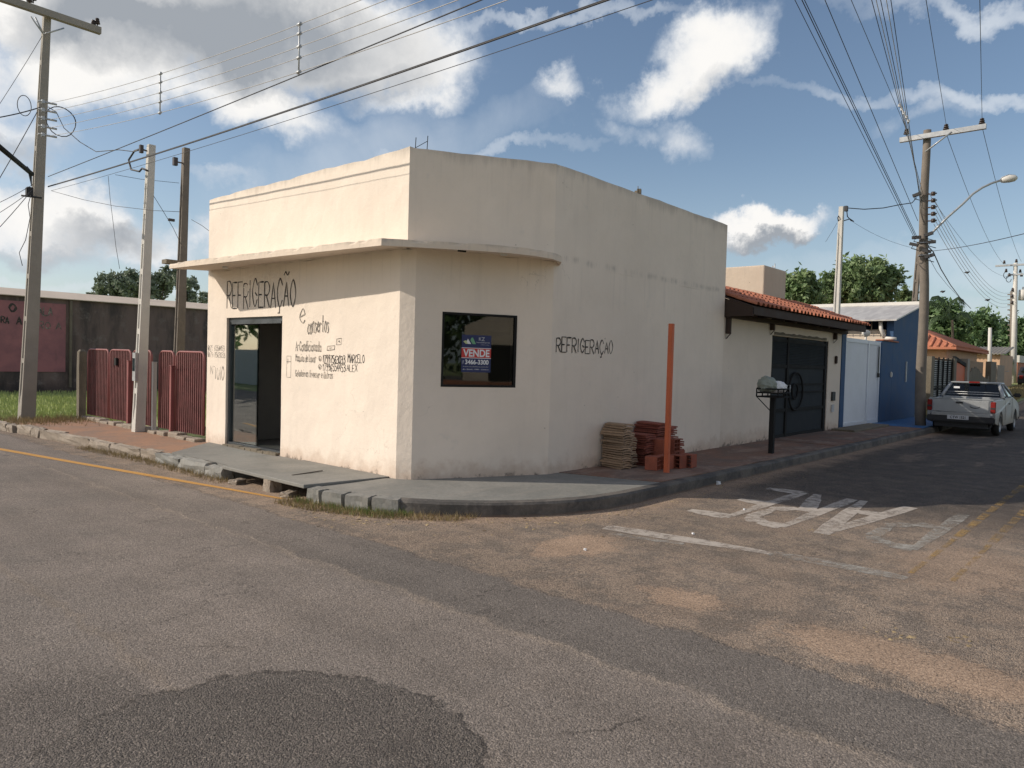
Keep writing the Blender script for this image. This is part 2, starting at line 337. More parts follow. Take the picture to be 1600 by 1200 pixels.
    bigpit = t.m('MULTIPLY', t.ss(t.noise(p, 28, 5, .8), .60, .66), t.lin(cg, 0, 1, .30, .75))
    c = t.mix(bigpit, c, (.065, .055, .048))
    chips = t.m('MULTIPLY', t.m('MULTIPLY', t.ss(ac2, .86, .93), t.ss(d2, .5, .3)), .55)
    c = t.mix(chips, c, (.40, .34, .28))
    c = t.mix(t.m('MULTIPLY', t.m('MAXIMUM', crm, wcm), .6), c, (.03, .026, .024))
    rim = t.m('MULTIPLY', t.ss(t.m('ABSOLUTE', t.m('SUBTRACT', dd, .955)), .022, .0), t.ss(t.noise(p, 3, 3, .6), .42, .55)); c = t.mix(t.m('MULTIPLY', rim, .75), c, (.04, .034, .03))
    t.put(b.inputs['Base Color'], c)
    h = t.m('ADD', t.m('MULTIPLY', d1, -.8), t.m('ADD', t.m('MULTIPLY', d2, -.9), t.m('MULTIPLY', ac, .6)))
    h = t.m('MULTIPLY', h, t.lin(cg, 0, 1, .8, 1.5))
    h = t.m('MULTIPLY', h, t.lin(sand, 0, 1, 1, .25))
    edge = t.m('ADD', t.m('MULTIPLY', t.ss(wx, 3.42, 3.37), -1.6), t.m('MULTIPLY', t.ss(wx, 4.16, 4.10), 2.4))
    h = t.m('ADD', h, t.m('ADD', edge, t.m('MULTIPLY', rp, 1.2)))
    h = t.m('ADD', h, t.m('ADD', t.m('MULTIPLY', bigpit, -1.2), t.m('MULTIPLY', med, 1.2)))
    t.put(b.inputs['Normal'], t.bump(h, .8, .006))
    t.put(b.inputs['Roughness'], t.lin(fine, .3, .7, .8, .97))
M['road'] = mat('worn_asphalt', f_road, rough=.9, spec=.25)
def f_ground(t, b):
    p = wpos(t); n = t.noise(p, .8, 6, .65); n2 = t.noise(p, 18, 5, .75)
    c = t.mix(t.ss(n, .42, .60), (.26, .32, .11), (.33, .33, .15)); c = t.mix(t.m('MULTIPLY', t.ss(t.noise(p, 2.1, 6, .7), .56, .68), .8), c, (.30, .22, .13))
    c = t.v('SCALE', c, sc=t.lin(n2, .3, .7, .7, 1.25)); t.put(b.inputs['Base Color'], c)
    t.put(b.inputs['Normal'], t.bump(n2, .7, .04))
M['ground'] = mat('grassy_soil', f_ground, rough=.95)
def paint(name, col, thr, wear=.12):
    def fn(t, b):
        p = wpos(t); n = t.noise(p, 9, 7, .75); n2 = t.noise(p, 60, 4, .8); n3 = t.noise(p, 1.4, 4, .6)
        t.put(b.inputs['Base Color'], t.v('SCALE', col, sc=t.lin(n2, .3, .7, .75, 1.1)))
        k = t.m('ADD', t.m('ADD', t.m('MULTIPLY', n, .55), t.m('MULTIPLY', n2, .3)), t.m('MULTIPLY', n3, .35))
        t.put(b.inputs['Alpha'], t.m('MULTIPLY', t.ss(k, thr+wear, thr-wear), .85))
    return mat(name, fn, rough=.85)
M['pw'] = paint('worn_white_road_paint', (.54, .48, .42), .645)
M['pw2'] = paint('very_worn_white_road_paint', (.42, .40, .36), .57)
M['py'] = paint('worn_yellow_road_paint', (.42, .27, .10), .585)
M['pyl'] = paint('yellow_edge_paint', (.62, .33, .085), .74)
def f_darkwall(t, b):
    p = wpos(t); x, y, z = t.xyz(p); st = t.noise(t.v('MULTIPLY', p, (1, 1, .22)), 1.2, 7, .7); n = t.noise(p, 2.5, 6, .7)
    c = t.mix(t.ss(st, .36, .62), (.065, .055, .052), (.17, .125, .11)); c = t.mix(t.m('MULTIPLY', t.ss(n, .52, .7), .5), c, (.24, .21, .19))
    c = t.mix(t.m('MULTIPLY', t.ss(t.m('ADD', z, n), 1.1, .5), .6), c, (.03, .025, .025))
    t.put(b.inputs['Base Color'], c); t.put(b.inputs['Normal'], t.bump(n, .4, .03))
M['darkwall'] = mat('mouldy_dark_render', f_darkwall, rough=.95)
def f_pinkwall(t, b):
    p = wpos(t); n = t.noise(p, 1.5, 6, .7); st = t.noise(t.v('MULTIPLY', p, (1, 1, .3)), 2.2, 6, .7)
    c = t.mix(t.ss(n, .35, .65), (.37, .16, .165), (.28, .13, .14)); c = t.mix(t.m('MULTIPLY', t.ss(st, .55, .75), .5), c, (.13, .08, .08))
    t.put(b.inputs['Base Color'], c)
M['pinkwall'] = mat('faded_rose_render', f_pinkwall, rough=.95)
def f_metalroof(t, b):
    p = wpos(t); n = t.noise(t.v('MULTIPLY', p, (1, 4, 1)), 1.2, 6, .6)
    t.put(b.inputs['Base Color'], t.mix(t.ss(n, .35, .7), (.44, .42, .40), (.58, .56, .53)))
M['metalroof'] = mat('sheet_metal_roof', f_metalroof, rough=.5, metal=.2)
def leafmat(name, a, b_, c_, sc=1.2):
    def fn(t, b):
        p = wpos(t); n = t.noise(p, sc, 4, .6); n2 = t.noise(p, 9, 2, .5)
        c = t.mix(t.ss(n, .35, .65), a, b_); c = t.mix(t.m('MULTIPLY', t.ss(n2, .55, .75), .6), c, c_)
        t.put(b.inputs['Base Color'], c)
        tr = t.n('ShaderNodeBsdfTranslucent'); t.put(tr.inputs[0], c)
        ms = t.n('ShaderNodeMixShader'); ms.inputs[0].default_value = .25
        t.L.new(b.outputs[0], ms.inputs[1]); t.L.new(tr.outputs[0], ms.inputs[2])
        t.L.new(ms.outputs[0], t.N['Material Output'].inputs[0])
    return mat(name, fn, rough=.55)
M['leafA'] = leafmat('euca_leaves', (.19, .24, .17), (.25, .29, .21), (.30, .32, .25))
M['leafB'] = leafmat('broad_leaves', (.14, .22, .09), (.21, .28, .13), (.34, .34, .19))
M['leafC'] = leafmat('dense_leaves', (.10, .18, .07), (.15, .23, .10), (.27, .29, .14))
M['palm'] = leafmat('palm_leaves', (.05, .09, .04), (.08, .12, .06), (.12, .15, .07))
def f_car(t, b):
    p = opos(t); n = t.noise(p, 3, 5, .6); x, y, z = t.xyz(p)
    c = t.mix(t.ss(t.m('ADD', z, t.m('MULTIPLY', n, .3)), .85, .45), (.36, .375, .385), (.30, .27, .23))
    c = t.v('SCALE', c, sc=t.lin(n, .3, .7, .9, 1.05)); t.put(b.inputs['Base Color'], c)
    t.put(b.inputs['Roughness'], t.lin(n, .3, .7, .32, .5))
M['carpaint'] = mat('dusty_silver_paint', f_car, rough=.4, metal=.35, spec=.5)
M['taillight'] = simple('red_lens', (.20, .016, .014), .1, 9, .0, .001, 60, rough=.2)
M['rim'] = simple('wheel_steel', (.35, .35, .35), .1, 9, .0, .001, 60, rough=.4, metal=.6)
M['plate'] = simple('plate_grey', (.50, .51, .53), .1, 9, .0, .001, 60, rough=.4)
M['white'] = simple('white_print', (.75, .76, .78), .05, 9, .0, .001, 60, rough=.5)
M['navy'] = simple('navy_print', (.025, .035, .11), .05, 9, .0, .001, 60, rough=.5)
M['signred'] = simple('red_print', (.55, .05, .045), .05, 9, .0, .001, 60, rough=.5)
M['signgreen'] = simple('green_print', (.16, .38, .22), .05, 9, .0, .001, 60, rough=.5)
M['signyel'] = simple('pale_yellow_print', (.55, .60, .30), .05, 9, .0, .001, 60, rough=.5)
M['solar'] = simple('solar_cell', (.015, .03, .07), .1, 9, .0, .001, 60, rough=.15)
def glass(name, tint, refl=.0):
    mt = bpy.data.materials.new(name); mt.use_nodes = True; t = NT(mt.node_tree); t.N.remove(t.N['Principled BSDF'])
    tr = t.n('ShaderNodeBsdfTransparent'); tr.inputs[0].default_value = (*tint, 1)
    gl = t.n('ShaderNodeBsdfGlossy'); gl.inputs['Roughness'].default_value = .02; gl.inputs[0].default_value = (.9, .95, .95, 1)
    t.put(gl.inputs['Normal'], t.bump(t.noise(opos(t), 1.2, 2, .5), .04, .02))
    fr = t.n('ShaderNodeFresnel'); bfc = t.n('ShaderNodeNewGeometry').outputs['Backfacing']; t.put(fr.inputs[0], t.m('MULTIPLY_ADD', bfc, -.8333, 1.5))
    f = t.m('ADD', t.m('MULTIPLY', fr.outputs[0], 1.3), refl, clamp=True)
    ms = t.n('ShaderNodeMixShader'); t.put(ms.inputs[0], f); t.L.new(tr.outputs[0], ms.inputs[1]); t.L.new(gl.outputs[0], ms.inputs[2])
    t.L.new(ms.outputs[0], t.N['Material Output'].inputs[0]); return mt
M['glass'] = glass('window_glass', (.40, .42, .42), .0)
M['doorglass'] = glass('door_glass', (.50, .54, .53), .24)
M['carglass'] = glass('car_glass', (.13, .16, .155), .0)

# ------------------------------------------------------------------ mesh helpers
ORG = {}
class MB:
    def __init__(s): s.v = []; s.f = []; s.sm = []
    def add(s, vs, fs, smooth=False):
        o = len(s.v); s.v += [tuple(q) for q in vs]; s.f += [tuple(i+o for i in q) for q in fs]; s.sm += [smooth]*len(fs); return s
    def box(s, a, b):
        x0, y0, z0 = [min(a[i], b[i]) for i in range(3)]; x1, y1, z1 = [max(a[i], b[i]) for i in range(3)]
        return s.add([(x0, y0, z0), (x1, y0, z0), (x1, y1, z0), (x0, y1, z0), (x0, y0, z1), (x1, y0, z1), (x1, y1, z1), (x0, y1, z1)],
                     [(0, 3, 2, 1), (4, 5, 6, 7), (0, 1, 5, 4), (1, 2, 6, 5), (2, 3, 7, 6), (3, 0, 4, 7)])
    def rbox(s, c, size, rot=None, bev=0.0):
        # box centred at c, rotated by a Matrix, with chamfered vertical look if bev
        hx, hy, hz = [q/2 for q in size]; rot = rot or Matrix.Identity(3); c = Vector(c)
        if bev <= 0:
            P = [(-hx, -hy, -hz), (hx, -hy, -hz), (hx, hy, -hz), (-hx, hy, -hz), (-hx, -hy, hz), (hx, -hy, hz), (hx, hy, hz), (-hx, hy, hz)]
            return s.add([c+rot@Vector(q) for q in P], [(0, 3, 2, 1), (4, 5, 6, 7), (0, 1, 5, 4), (1, 2, 6, 5), (2, 3, 7, 6), (3, 0, 4, 7)])
        bm = bmesh.new(); bmesh.ops.create_cube(bm, size=1)
        for q in bm.verts: q.co = Vector((q.co.x*size[0], q.co.y*size[1], q.co.z*size[2]))
        bmesh.ops.bevel(bm, geom=bm.edges[:], offset=bev, segments=2, affect='EDGES')
        vs = [c+rot@q.co for q in bm.verts]; fs = [[q.index for q in f.verts] for f in bm.faces]; bm.free()
        return s.add(vs, fs)
    def prism(s, poly, z0, z1):
        # poly list of (x,y) counter-clockwise; z0/z1 numbers or functions
        n = len(poly); f0 = z0 if callable(z0) else (lambda x, y: z0); f1 = z1 if callable(z1) else (lambda x, y: z1)
        return s.add([(x, y, f0(x, y)) for x, y in poly]+[(x, y, f1(x, y)) for x, y in poly],
                     [tuple(range(n))[::-1], tuple(range(n, 2*n))]+[(i, (i+1) % n, n+(i+1) % n, n+i) for i in range(n)])
    def extr(s, pts, d):
        # planar 3D polygon swept by vector d
        n = len(pts); d = Vector(d); P = [Vector(q) for q in pts]
        return s.add(P+[q+d for q in P], [tuple(range(n))[::-1], tuple(range(n, 2*n))]+[(i, (i+1) % n, n+(i+1) % n, n+i) for i in range(n)])
    def tube(s, pts, r, seg=6, cap=True):
        P = [Vector(q) for q in pts]; n = len(P); rr = r if hasattr(r, '__len__') else [r]*n
        vs = []; prev = None
        for i in range(n):
            t = (P[min(i+1, n-1)]-P[max(i-1, 0)]).normalized()
            if prev is None:
                a = Vector((0, 0, 1)) if abs(t.z) < .9 else Vector((1, 0, 0)); u = t.cross(a).normalized()
            else:
                u = (prev-t*prev.dot(t)); u = u.normalized() if u.length > 1e-6 else t.orthogonal().normalized()
            prev = u; v = t.cross(u)
            vs += [P[i]+(u*math.cos(2*math.pi*k/seg)+v*math.sin(2*math.pi*k/seg))*rr[i] for k in range(seg)]
        fs = [(i*seg+k, i*seg+(k+1) % seg, (i+1)*seg+(k+1) % seg, (i+1)*seg+k) for i in range(n-1) for k in range(seg)]
        s.add(vs, fs, True)
        if cap: s.f += [tuple(len(s.v)-n*seg+k for k in range(seg))[::-1], tuple(len(s.v)-seg+k for k in range(seg))]; s.sm += [False, False]
        return s
    def ribbon(s, pts, nrm, wd, lift=0.0):
        P = [Vector(q) for q in pts]; n = len(P); nrm = Vector(nrm).normalized(); vs = []
        for i in range(n):
            t = (P[min(i+1, n-1)]-P[max(i-1, 0)]); t = t-nrm*t.dot(nrm)
            t = t.normalized() if t.length > 1e-9 else Vector((0, 0, 1)); b = nrm.cross(t)
            w_ = wd*(1+.28*math.sin(i*.9+pts[0][2]*37)+.12*math.sin(i*2.3+pts[0][2]*91))
            vs += [P[i]+b*w_/2+nrm*lift, P[i]-b*w_/2+nrm*lift]
        return s.add(vs, [(2*i, 2*i+1, 2*i+3, 2*i+2) for i in range(n-1)])
    def build(s, name, mt, parent=None, fix=True, bevel=0):
        me = bpy.data.meshes.new(name); o0 = Vector(ORG.get(parent.name, (0, 0, 0))) if parent else Vector((0, 0, 0))
        me.from_pydata([tuple(Vector(q)-o0) for q in s.v], [], s.f)
        me.polygons.foreach_set('use_smooth', s.sm)
        if fix:
            bm = bmesh.new(); bm.from_mesh(me); bmesh.ops.recalc_face_normals(bm, faces=bm.faces[:]); bm.to_mesh(me); bm.free()
        me.materials.append(mt); o = bpy.data.objects.new(name, me); COL.objects.link(o)
        if parent: o.parent = parent; ORG[o.name] = tuple(o0)
        else: ORG[o.name] = (0, 0, 0)
        if bevel:
            b = o.modifiers.new('bevel', 'BEVEL'); b.width = bevel; b.segments = 2; b.limit_method = 'ANGLE'
        return o
def tag(o, label=None, cat=None, group=None, kind=None):
    if label: o['label'] = label
    if cat: o['category'] = cat
    if group: o['group'] = group
    if kind: o['kind'] = kind
    return o
def thing(name, label, cat, loc=(0, 0, 0), group=None):
    o = bpy.data.objects.new(name, None); COL.objects.link(o); o.location = loc; o.empty_display_size = .2
    ORG[o.name] = tuple(loc); return tag(o, label, cat, group)
def rot_z(a): return Matrix.Rotation(a, 3, 'Z')

def noise2(x, y, s=1.0):
    return (math.sin(x*3.1*s+1.3)*math.cos(y*2.7*s+.6)+.5*math.sin(x*7.3*s+y*5.1*s)+.25*math.sin(x*17.7*s-y*13.3*s))/1.75
def panel(mb, p, q, z0, z1, openings=(), th=.2, step=.22, amp=.006, topamp=.012):
    """wall from p to q (xy, outside on the right of p->q), openings = (u0,u1,za,zb)"""
    p = Vector(p); q = Vector(q); L = (q-p).length; d = (q-p)/L; nrm = Vector((d.y, -d.x))
    zt = z1 if callable(z1) else (lambda u: z1)
    us = {0, L}; zs = {0., 1.}
    for k in range(1, int(L/step)): us.add(k*L/int(L/step))
    H = zt(0)-z0
    for k in range(1, max(2, int(H/.3))): zs.add(k/max(2, int(H/.3)))
    for u0, u1, za, zb in openings:
        us = {u for u in us if not (abs(u-u0) < .03 or abs(u-u1) < .03)} | {u0, u1}
        a, b = (za-z0)/H, (zb-z0)/H
        zs = {z for z in zs if z in (0., 1.) or not (abs(z-a) < .02 or abs(z-b) < .02)} | {a, b}
    us = sorted(us); zs = sorted(zs); nu, nz = len(us), len(zs)
    def pt(u, zf, off, jit):
        z = z0+zf*H if zf < 1 else zt(u)
        if zf == 1 and jit: z += topamp*noise2(u*2, p.x+off, 1.7)
        o = off+(amp*noise2(u+p.x, z+p.y) if jit and 0 < u < L and 0 < zf < 1 else 0)
        w_ = p+d*u+nrm*o; return (w_.x, w_.y, z)
    F_ = [pt(u, z, 0, True) for u in us for z in zs]; B_ = [pt(u, z, -th, False) for u in us for z in zs]
    hole = lambda i, j: any(u0-1e-6 <= us[i] and us[i+1] <= u1+1e-6 and za-1e-6 <= z0+zs[j]*H and z0+zs[j+1]*H <= zb+1e-6 for u0, u1, za, zb in openings)
    n = len(F_); fs = []; I = lambda i, j: i*nz+j
    for i in range(nu-1):
        for j in range(nz-1):
            if hole(i, j): continue
            fs.append((I(i, j), I(i+1, j), I(i+1, j+1), I(i, j+1))); fs.append((n+I(i, j), n+I(i, j+1), n+I(i+1, j+1), n+I(i+1, j)))
            for (di, dj, a, b) in ((-1, 0, (i, j), (i, j+1)), (1, 0, (i+1, j+1), (i+1, j)), (0, -1, (i+1, j), (i, j)), (0, 1, (i, j+1), (i+1, j+1))):
                ii, jj = i+di, j+dj
                if ii < 0 or jj < 0 or ii >= nu-1 or jj >= nz-1 or hole(ii, jj):
                    fs.append((I(*a), I(*b), n+I(*b), n+I(*a)))
    return mb.add(F_+B_, fs)

# stroke alphabet for hand lettering: strokes on a 6 x 8 grid, '~' marks a curved stroke
GL = {
 'R': ['00 08', '~08 48 66 44 04', '24 60'], 'E': ['60 00 08 68', '04 44'], 'F': ['00 08 68', '04 44'], 'I': ['20 28'], 'G': ['~66 38 04 30 62', '63 34'],
 'A': ['00 38 60', '13 53'], 'Ç': ['~66 38 04 30 62', '30 3y 1y'], 'Ã': ['00 37 60', '13 53', '~09 2a 49 6a'], 'O': ['~30 04 38 64 30'], 'C': ['~66 38 04 30 62'],
 'M': ['00 08 34 68 60'], 'L': ['08 00 60'], 'X': ['00 68', '08 60'], 'V': ['08 30 68'], 'N': ['00 08 60 68'], '°': ['~17 37 38 18 17'],
 'e': ['02 53', '~53 35 02 30 51'], 'c': ['~54 35 02 30 51'], 'o': ['~30 02 35 62 30'], 'n': ['05 00', '~04 25 45 50'], 's': ['~54 25 14 42 30 00'], 'r': ['05 00', '~03 25 54'],
 't': ['28 20 40', '05 55'], 'd': ['58 50', '~54 25 02 20 51'], 'i': ['25 20', '27 28'], 'a': ['~54 25 02 30 52', '55 50'], 'l': ['28 20'], 'q': ['~54 25 02 20 51', '55 5z'],
 'u': ['~05 01 20 51', '55 50'], 'v': ['05 20 55'], 'f': ['~58 38 26 20', '05 45'], 'z': ['05 55 00 50'], 'x': ['05 50', '00 55'], 'm': ['05 00', '~04 15 25 30', '~34 45 55 60'], 'á': ['~54 25 02 20 51', '55 50', '37 48'],
 '0': ['~30 04 38 64 30'], '1': ['06 28 20'], '3': ['~07 28 57 45 24 45 62 30 01'], '4': ['40 48 03 63'], '5': ['68 18 05 45 62 30 01'], '6': ['~68 26 03 11 30 52 44 13'],
 '7': ['08 68 20'], '9': ['~54 25 17 38 56 52 20'], '(': ['~30 04 38 64 30 14', '24 42', '~22 24 35'], '-': ['14 44'], '.': ['20 21'], '8': ['~34 06 38 66 34 02 30 62 34']}
def dec(s):
    c = '=' in s; sm = s.startswith('~'); s = s.lstrip('~'); P = []
    for tkn in s.split():
        f = lambda ch: {'z': -1.4, 'y': -1.6, 'a': 10, 'b': 11}.get(ch, None) if not ch.isdigit() else int(ch)
        P.append(Vector((f(tkn[0]), f(tkn[1]), 0)))
    if sm:
        cl_ = (P[0]-P[-1]).length < .5 and len(P) > 3; Q = []; n_ = len(P)
        for i in range(n_-1):
            p0 = P[i-1] if i > 0 else (P[-2] if cl_ else P[0]); p3 = P[i+2] if i+2 < n_ else (P[1] if cl_ else P[-1]); a, b = P[i], P[i+1]
            for k in range(4):
                t = k/4; Q.append(.5*((2*a)+(b-p0)*t+(2*p0-5*a+4*b-p3)*t*t+(3*a-p0-3*b+p3)*t**3))
        P = Q+[P[-1]]
    else:
        Q = []
        for a, b in zip(P, P[1:]): Q += [a, a.lerp(b, .34), a.lerp(b, .67)]
        P = Q+[P[-1]]
    return P
def lettering(mb, text, fn, nrm, u0, u1, v0, v1, wd, rng, slope=0.0, gap=.38):
    """fn(u,v)->3D point"""
    adv = [(.45 if ch in 'Iil1.' else .5 if ch == ' ' else 1.0) for ch in text]
    tot = sum(adv)+gap*(len(text)-1)*.6; cw = (u1-u0)/tot; x = u0; k = 0
    for ch, a in zip(text, adv):
        if ch in GL:
            jx, jy, sc = rng.uniform(-.03, .03)*cw, rng.uniform(-.05, .05)*(v1-v0), rng.uniform(.92, 1.06)
            for st in GL[ch]:
                pts = []
                for q in dec(st):
                    uu = x+jx+(q.x/6*a if a < 1 and ch in 'I' else q.x/6*min(1, a*1.2))*cw; vv = v0+jy+q.y/8*(v1-v0)*sc+slope*(uu-u0)
                    pts.append(fn(uu, vv))
                mb.ribbon(pts, nrm, wd, .003+.00012*(k % 12)); k += 1
        x += cw*(a+gap*.6)
def typed(name, body, loc, xdir, ydir, width, height, mt, parent, ext=.0008, bold=0.0):
    cu = bpy.data.curves.new(name, 'FONT'); cu.body = body; cu.extrude = 0; cu.offset = bold
    tmp = bpy.data.objects.new('tmp', cu); COL.objects.link(tmp)
    dg = bpy.context.evaluated_depsgraph_get(); me = bpy.data.meshes.new_from_object(tmp.evaluated_get(dg)); bpy.data.objects.remove(tmp)
    xs = [q.co.x for q in me.vertices]; ys = [q.co.y for q in me.vertices]; x0, x1, y0, y1 = min(xs), max(xs), min(ys), max(ys)
    X = Vector(xdir).normalized(); Y = Vector(ydir).normalized(); Nn = X.cross(Y); L = Vector(loc)
    o0 = Vector(ORG.get(parent.name, (0, 0, 0)))
    for q in me.vertices: q.co = L+X*((q.co.x-x0)/(x1-x0)*width)+Y*((q.co.y-y0)/(y1-y0)*height)+Nn*ext-o0
    me.materials.clear(); me.materials.append(mt); o = bpy.data.objects.new(name, me); COL.objects.link(o); o.parent = parent; ORG[o.name] = tuple(o0)
    return o

def sstep(a, b, x): x = max(0, min(1, (x-a)/(b-a))); return x*x*(3-2*x)
def gz(x): return 1.0*sstep(26, 66, x)

# ------------------------------------------------------------------ ground, road, pavement
g = MB(); xs = [-400, -60, -20, 0, 20]+[26+4*i for i in range(11)]+[80, 150, 400, 900]; ys = [-400, -60, -20, 0, 20, 60, 200, 900]
vs = [(x, y, gz(x)-.012) for x in xs for y in ys]; n = len(ys)
g.add(vs, [(i*n+j, (i+1)*n+j, (i+1)*n+j+1, i*n+j+1) for i in range(len(xs)-1) for j in range(n-1)])
tag(g.build('ground', M['ground']), kind='structure')
r = MB(); r.box((-5.2, -60, -.2), (4.0, 120, 0))
r = MB(); r.add([(-5.2, -60, 0), (5.4, -60, 0), (5.4, 120, 0), (-5.2, 120, 0)], [(0, 1, 2, 3)])
xs = [5.4, 10, 20, 26]+[30+4*i for i in range(10)]+[80, 200, 500]
vs = [(x, y, gz(x)) for x in xs for y in (-3.6, 6.0)]
r.add(vs, [(2*i, 2*i+2, 2*i+3, 2*i+1) for i in range(len(xs)-1)])
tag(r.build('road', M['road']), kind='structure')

# kerb line points (road side)
def kx(y):  # left street
    return 4.72 if y > 9 and y < 12 else (4.66+.0 if y <= 9 else 4.72-.07*(y-12)**1.0)
arc = [(7.4+2.68*math.cos(a), 7.3+2.68*math.sin(a)) for a in [R_(180+90*i/14) for i in range(15)]]
KW = .13
def kerb_run(mb, pts, w_=KW, h=.15, z0=-.05, wob=.006):
    n = len(pts)
    for i in range(n-1):
        a = Vector(pts[i]); b = Vector(pts[i+1]); 
    inner = []
    for i, q in enumerate(pts):
        a = Vector(pts[max(i-1, 0)]); b = Vector(pts[min(i+1, n-1)]); t = (b-a).normalized(); nn = Vector((-t.y, t.x)); inner.append(Vector(q)+nn*w_)
    vs = []
    for i, (q, w2) in enumerate(zip(pts, inner)):
        hh = h+wob*noise2(q[0]*2, q[1]*2, 2)
        d = (w2-Vector(q)).normalized(); e = Vector(q)+d*.025
        vs += [(q[0], q[1], z0), (q[0]+d.x*.004, q[1]+d.y*.004, hh-.025), (e.x, e.y, hh), (w2.x, w2.y, hh+.004), (w2.x, w2.y, z0)]
    fs = [(5*i+k, 5*(i+1)+k, 5*(i+1)+k+1, 5*i+k+1) for i in range(n-1) for k in range(4)]
    fs += [(0, 1, 2, 3, 4), tuple(5*(n-1)+k for k in (4, 3, 2, 1, 0))]
    return mb.add(vs, fs)
k = MB()
main = [(4.70, 6.95)]+[p for p in arc if p[1] < 6.9 and p[0] < 7.35]+[(7.4, 4.62)]+[(7.4+1.0*i, 4.62-.01*noise2(i, 2)) for i in range(1, 14)]+[(21, 4.62), (24, 4.62), (26, 4.72)]
kerb_run(k, [p for p in main if p[0] > 4.9])
tag(k.build('kerb', M['kerb']), kind='structure')
k = MB(); kerb_run(k, [(26+4*i, 4.75+.02*i) for i in range(20)], h=.15)
for i in range(len(k.v)): x, y, z = k.v[i]; k.v[i] = (x, y, z+gz(x))
tag(k.build('kerb', M['stone']), kind='structure')
# broken kerb stones along the left street: each stone on its own
rng = random.Random(3)
def rough_stone(c, size, a, seed, amp=.012):
    rg = random.Random(seed); bm = bmesh.new(); bmesh.ops.create_cube(bm, size=1)
    bmesh.ops.subdivide_edges(bm, edges=bm.edges[:], cuts=3, use_grid_fill=True)
    for q in bm.verts:
        q.co = Vector((q.co.x*size[0], q.co.y*size[1], q.co.z*size[2]))
        s_ = q.co.copy(); l = max(abs(s_.x)/size[0], abs(s_.y)/size[1], abs(s_.z)/size[2])
        q.co += Vector((rg.uniform(-1, 1), rg.uniform(-1, 1), rg.uniform(-1, 1)))*amp
    bmesh.ops.smooth_vert(bm, verts=bm.verts[:], factor=.35, use_axis_x=True, use_axis_y=True, use_axis_z=True)
    R3 = rot_z(a); m_ = MB(); bm.verts.index_update()
    m_.add([Vector(c)+R3@q.co for q in bm.verts], [[q.index for q in f.verts] for f in bm.faces], False); bm.free(); return m_
y = 5.95; i = 0; stn = []
ords = ['first', 'second', 'third', 'fourth', 'fifth', 'sixth', 'seventh', 'eighth', 'ninth', 'tenth', 'eleventh', 'twelfth', 'thirteenth', 'fourteenth', 'fifteenth', 'sixteenth', 'seventeenth', 'eighteenth', 'nineteenth', 'twentieth', 'twenty-first', 'twenty-second', 'twenty-third', 'twenty-fourth']
def kerbx(y):
    if y < 7.3: return 7.4-math.sqrt(max(0, 2.68**2-(7.3-y)**2))
    return 4.72 if y < 11.5 else 4.72-.075*(y-11.5)
near = []
for y0, y1 in ((6.02, 6.3), (6.33, 6.62), (6.65, 6.95), (6.98, 7.2)):
    near.append((y0, y1))
for j, (y0, y1) in enumerate(near):
    yc = (y0+y1)/2; xc = kerbx(yc)+.08
    a = math.atan2(y1-y0, kerbx(y1)-kerbx(y0)); L = math.hypot(y1-y0, kerbx(y1)-kerbx(y0))
    o = rough_stone((xc, yc, .045), (L, .17, .23), a, j).build('kerb_stone', M['greyconc'])
    tag(o, 'grey kerb stone, %s to the right of the open drain under the weeds' % ords[len(near)-1-j], 'kerb stone', 'loose kerb stones beside the drain')
y = 9.12; j = 0
far = []
while y < 17.8:
    L = rng.choice([.35, .5, .95, 1.2, .8]); far.append((y, y+L-.008)); y += L
for j, (y0, y1) in enumerate(far):
    yc = (y0+y1)/2; xc = kerbx(yc)+.08+rng.uniform(-.02, .02); a = math.atan2(y1-y0, kerbx(y1)-kerbx(y0))
    o = rough_stone((xc, yc, .03+rng.uniform(-.012, .012)), (y1-y0, .17, .24), a+rng.uniform(-.04, .04), 20+j, .028).build('kerb_stone', M['greyconc'] if y1 < 11.4 else M['stone'])
    tag(o, '%s kerb stone, %s counting left from the drain opening' % ('chipped grey' if y1 < 11.4 else 'crumbling brown', ords[j]), 'kerb stone', 'kerb stones left of the drain')

# pavement slabs
def kin(y): return kerbx(y)+.165
sw = MB()
Xw = 5.92
pol = [(7.4+2.55*math.cos(a), 7.3+2.55*math.sin(a)) for a in [R_(180+90*i/16) for i in range(17)]]
grey = [(5.98, 6.80)]+[(4.86, 7.2)]+[p for p in pol if p[1] < 7.15]+[(8.35, 4.745), (7.95, 5.98), (7.70, 6.02)]
# ordering: go ccw
grey = [(6.1, 6.93), (5.86, 7.2), (4.86, 7.2)]+[p for p in pol if p[1] < 7.15]+[(8.35, 4.75), (7.95, 6.14), (7.72, 6.16)]
def ztop(x, y): return .15+.018*max(0, min(1, (min(x-4.7, 0 if y > 99 else 9)+0)/1.3)) if y > 7 else .152+.008*min(1, max(0, (y-4.7)/1.3))
def fillpoly(mb, poly, zf, z0=-.05, step=.25):
    bm = bmesh.new(); vv = [bm.verts.new((x, y, 0)) for x, y in poly]; f = bm.faces.new(vv)
    bmesh.ops.triangulate(bm, faces=[f]); bmesh.ops.subdivide_edges(bm, edges=bm.edges[:], cuts=5, use_grid_fill=True)
    vs = [(q.co.x, q.co.y, zf(q.co.x, q.co.y)) for q in bm.verts]; bm.verts.index_update(); fs = [[q.index for q in f.verts] for f in bm.faces]; bm.free()
    mb.add(vs, fs, True); n = len(poly)
    mb.add([(x, y, z0) for x, y in poly]+[(x, y, zf(x, y)-.001) for x, y in poly], [(i, (i+1) % n, n+(i+1) % n, n+i) for i in range(n)])
    return mb
zc = lambda x, y: .152+.004*noise2(x, y, .9)
tag(fillpoly(MB(), grey, zc).build('pavement', M['greyconc']), kind='structure')
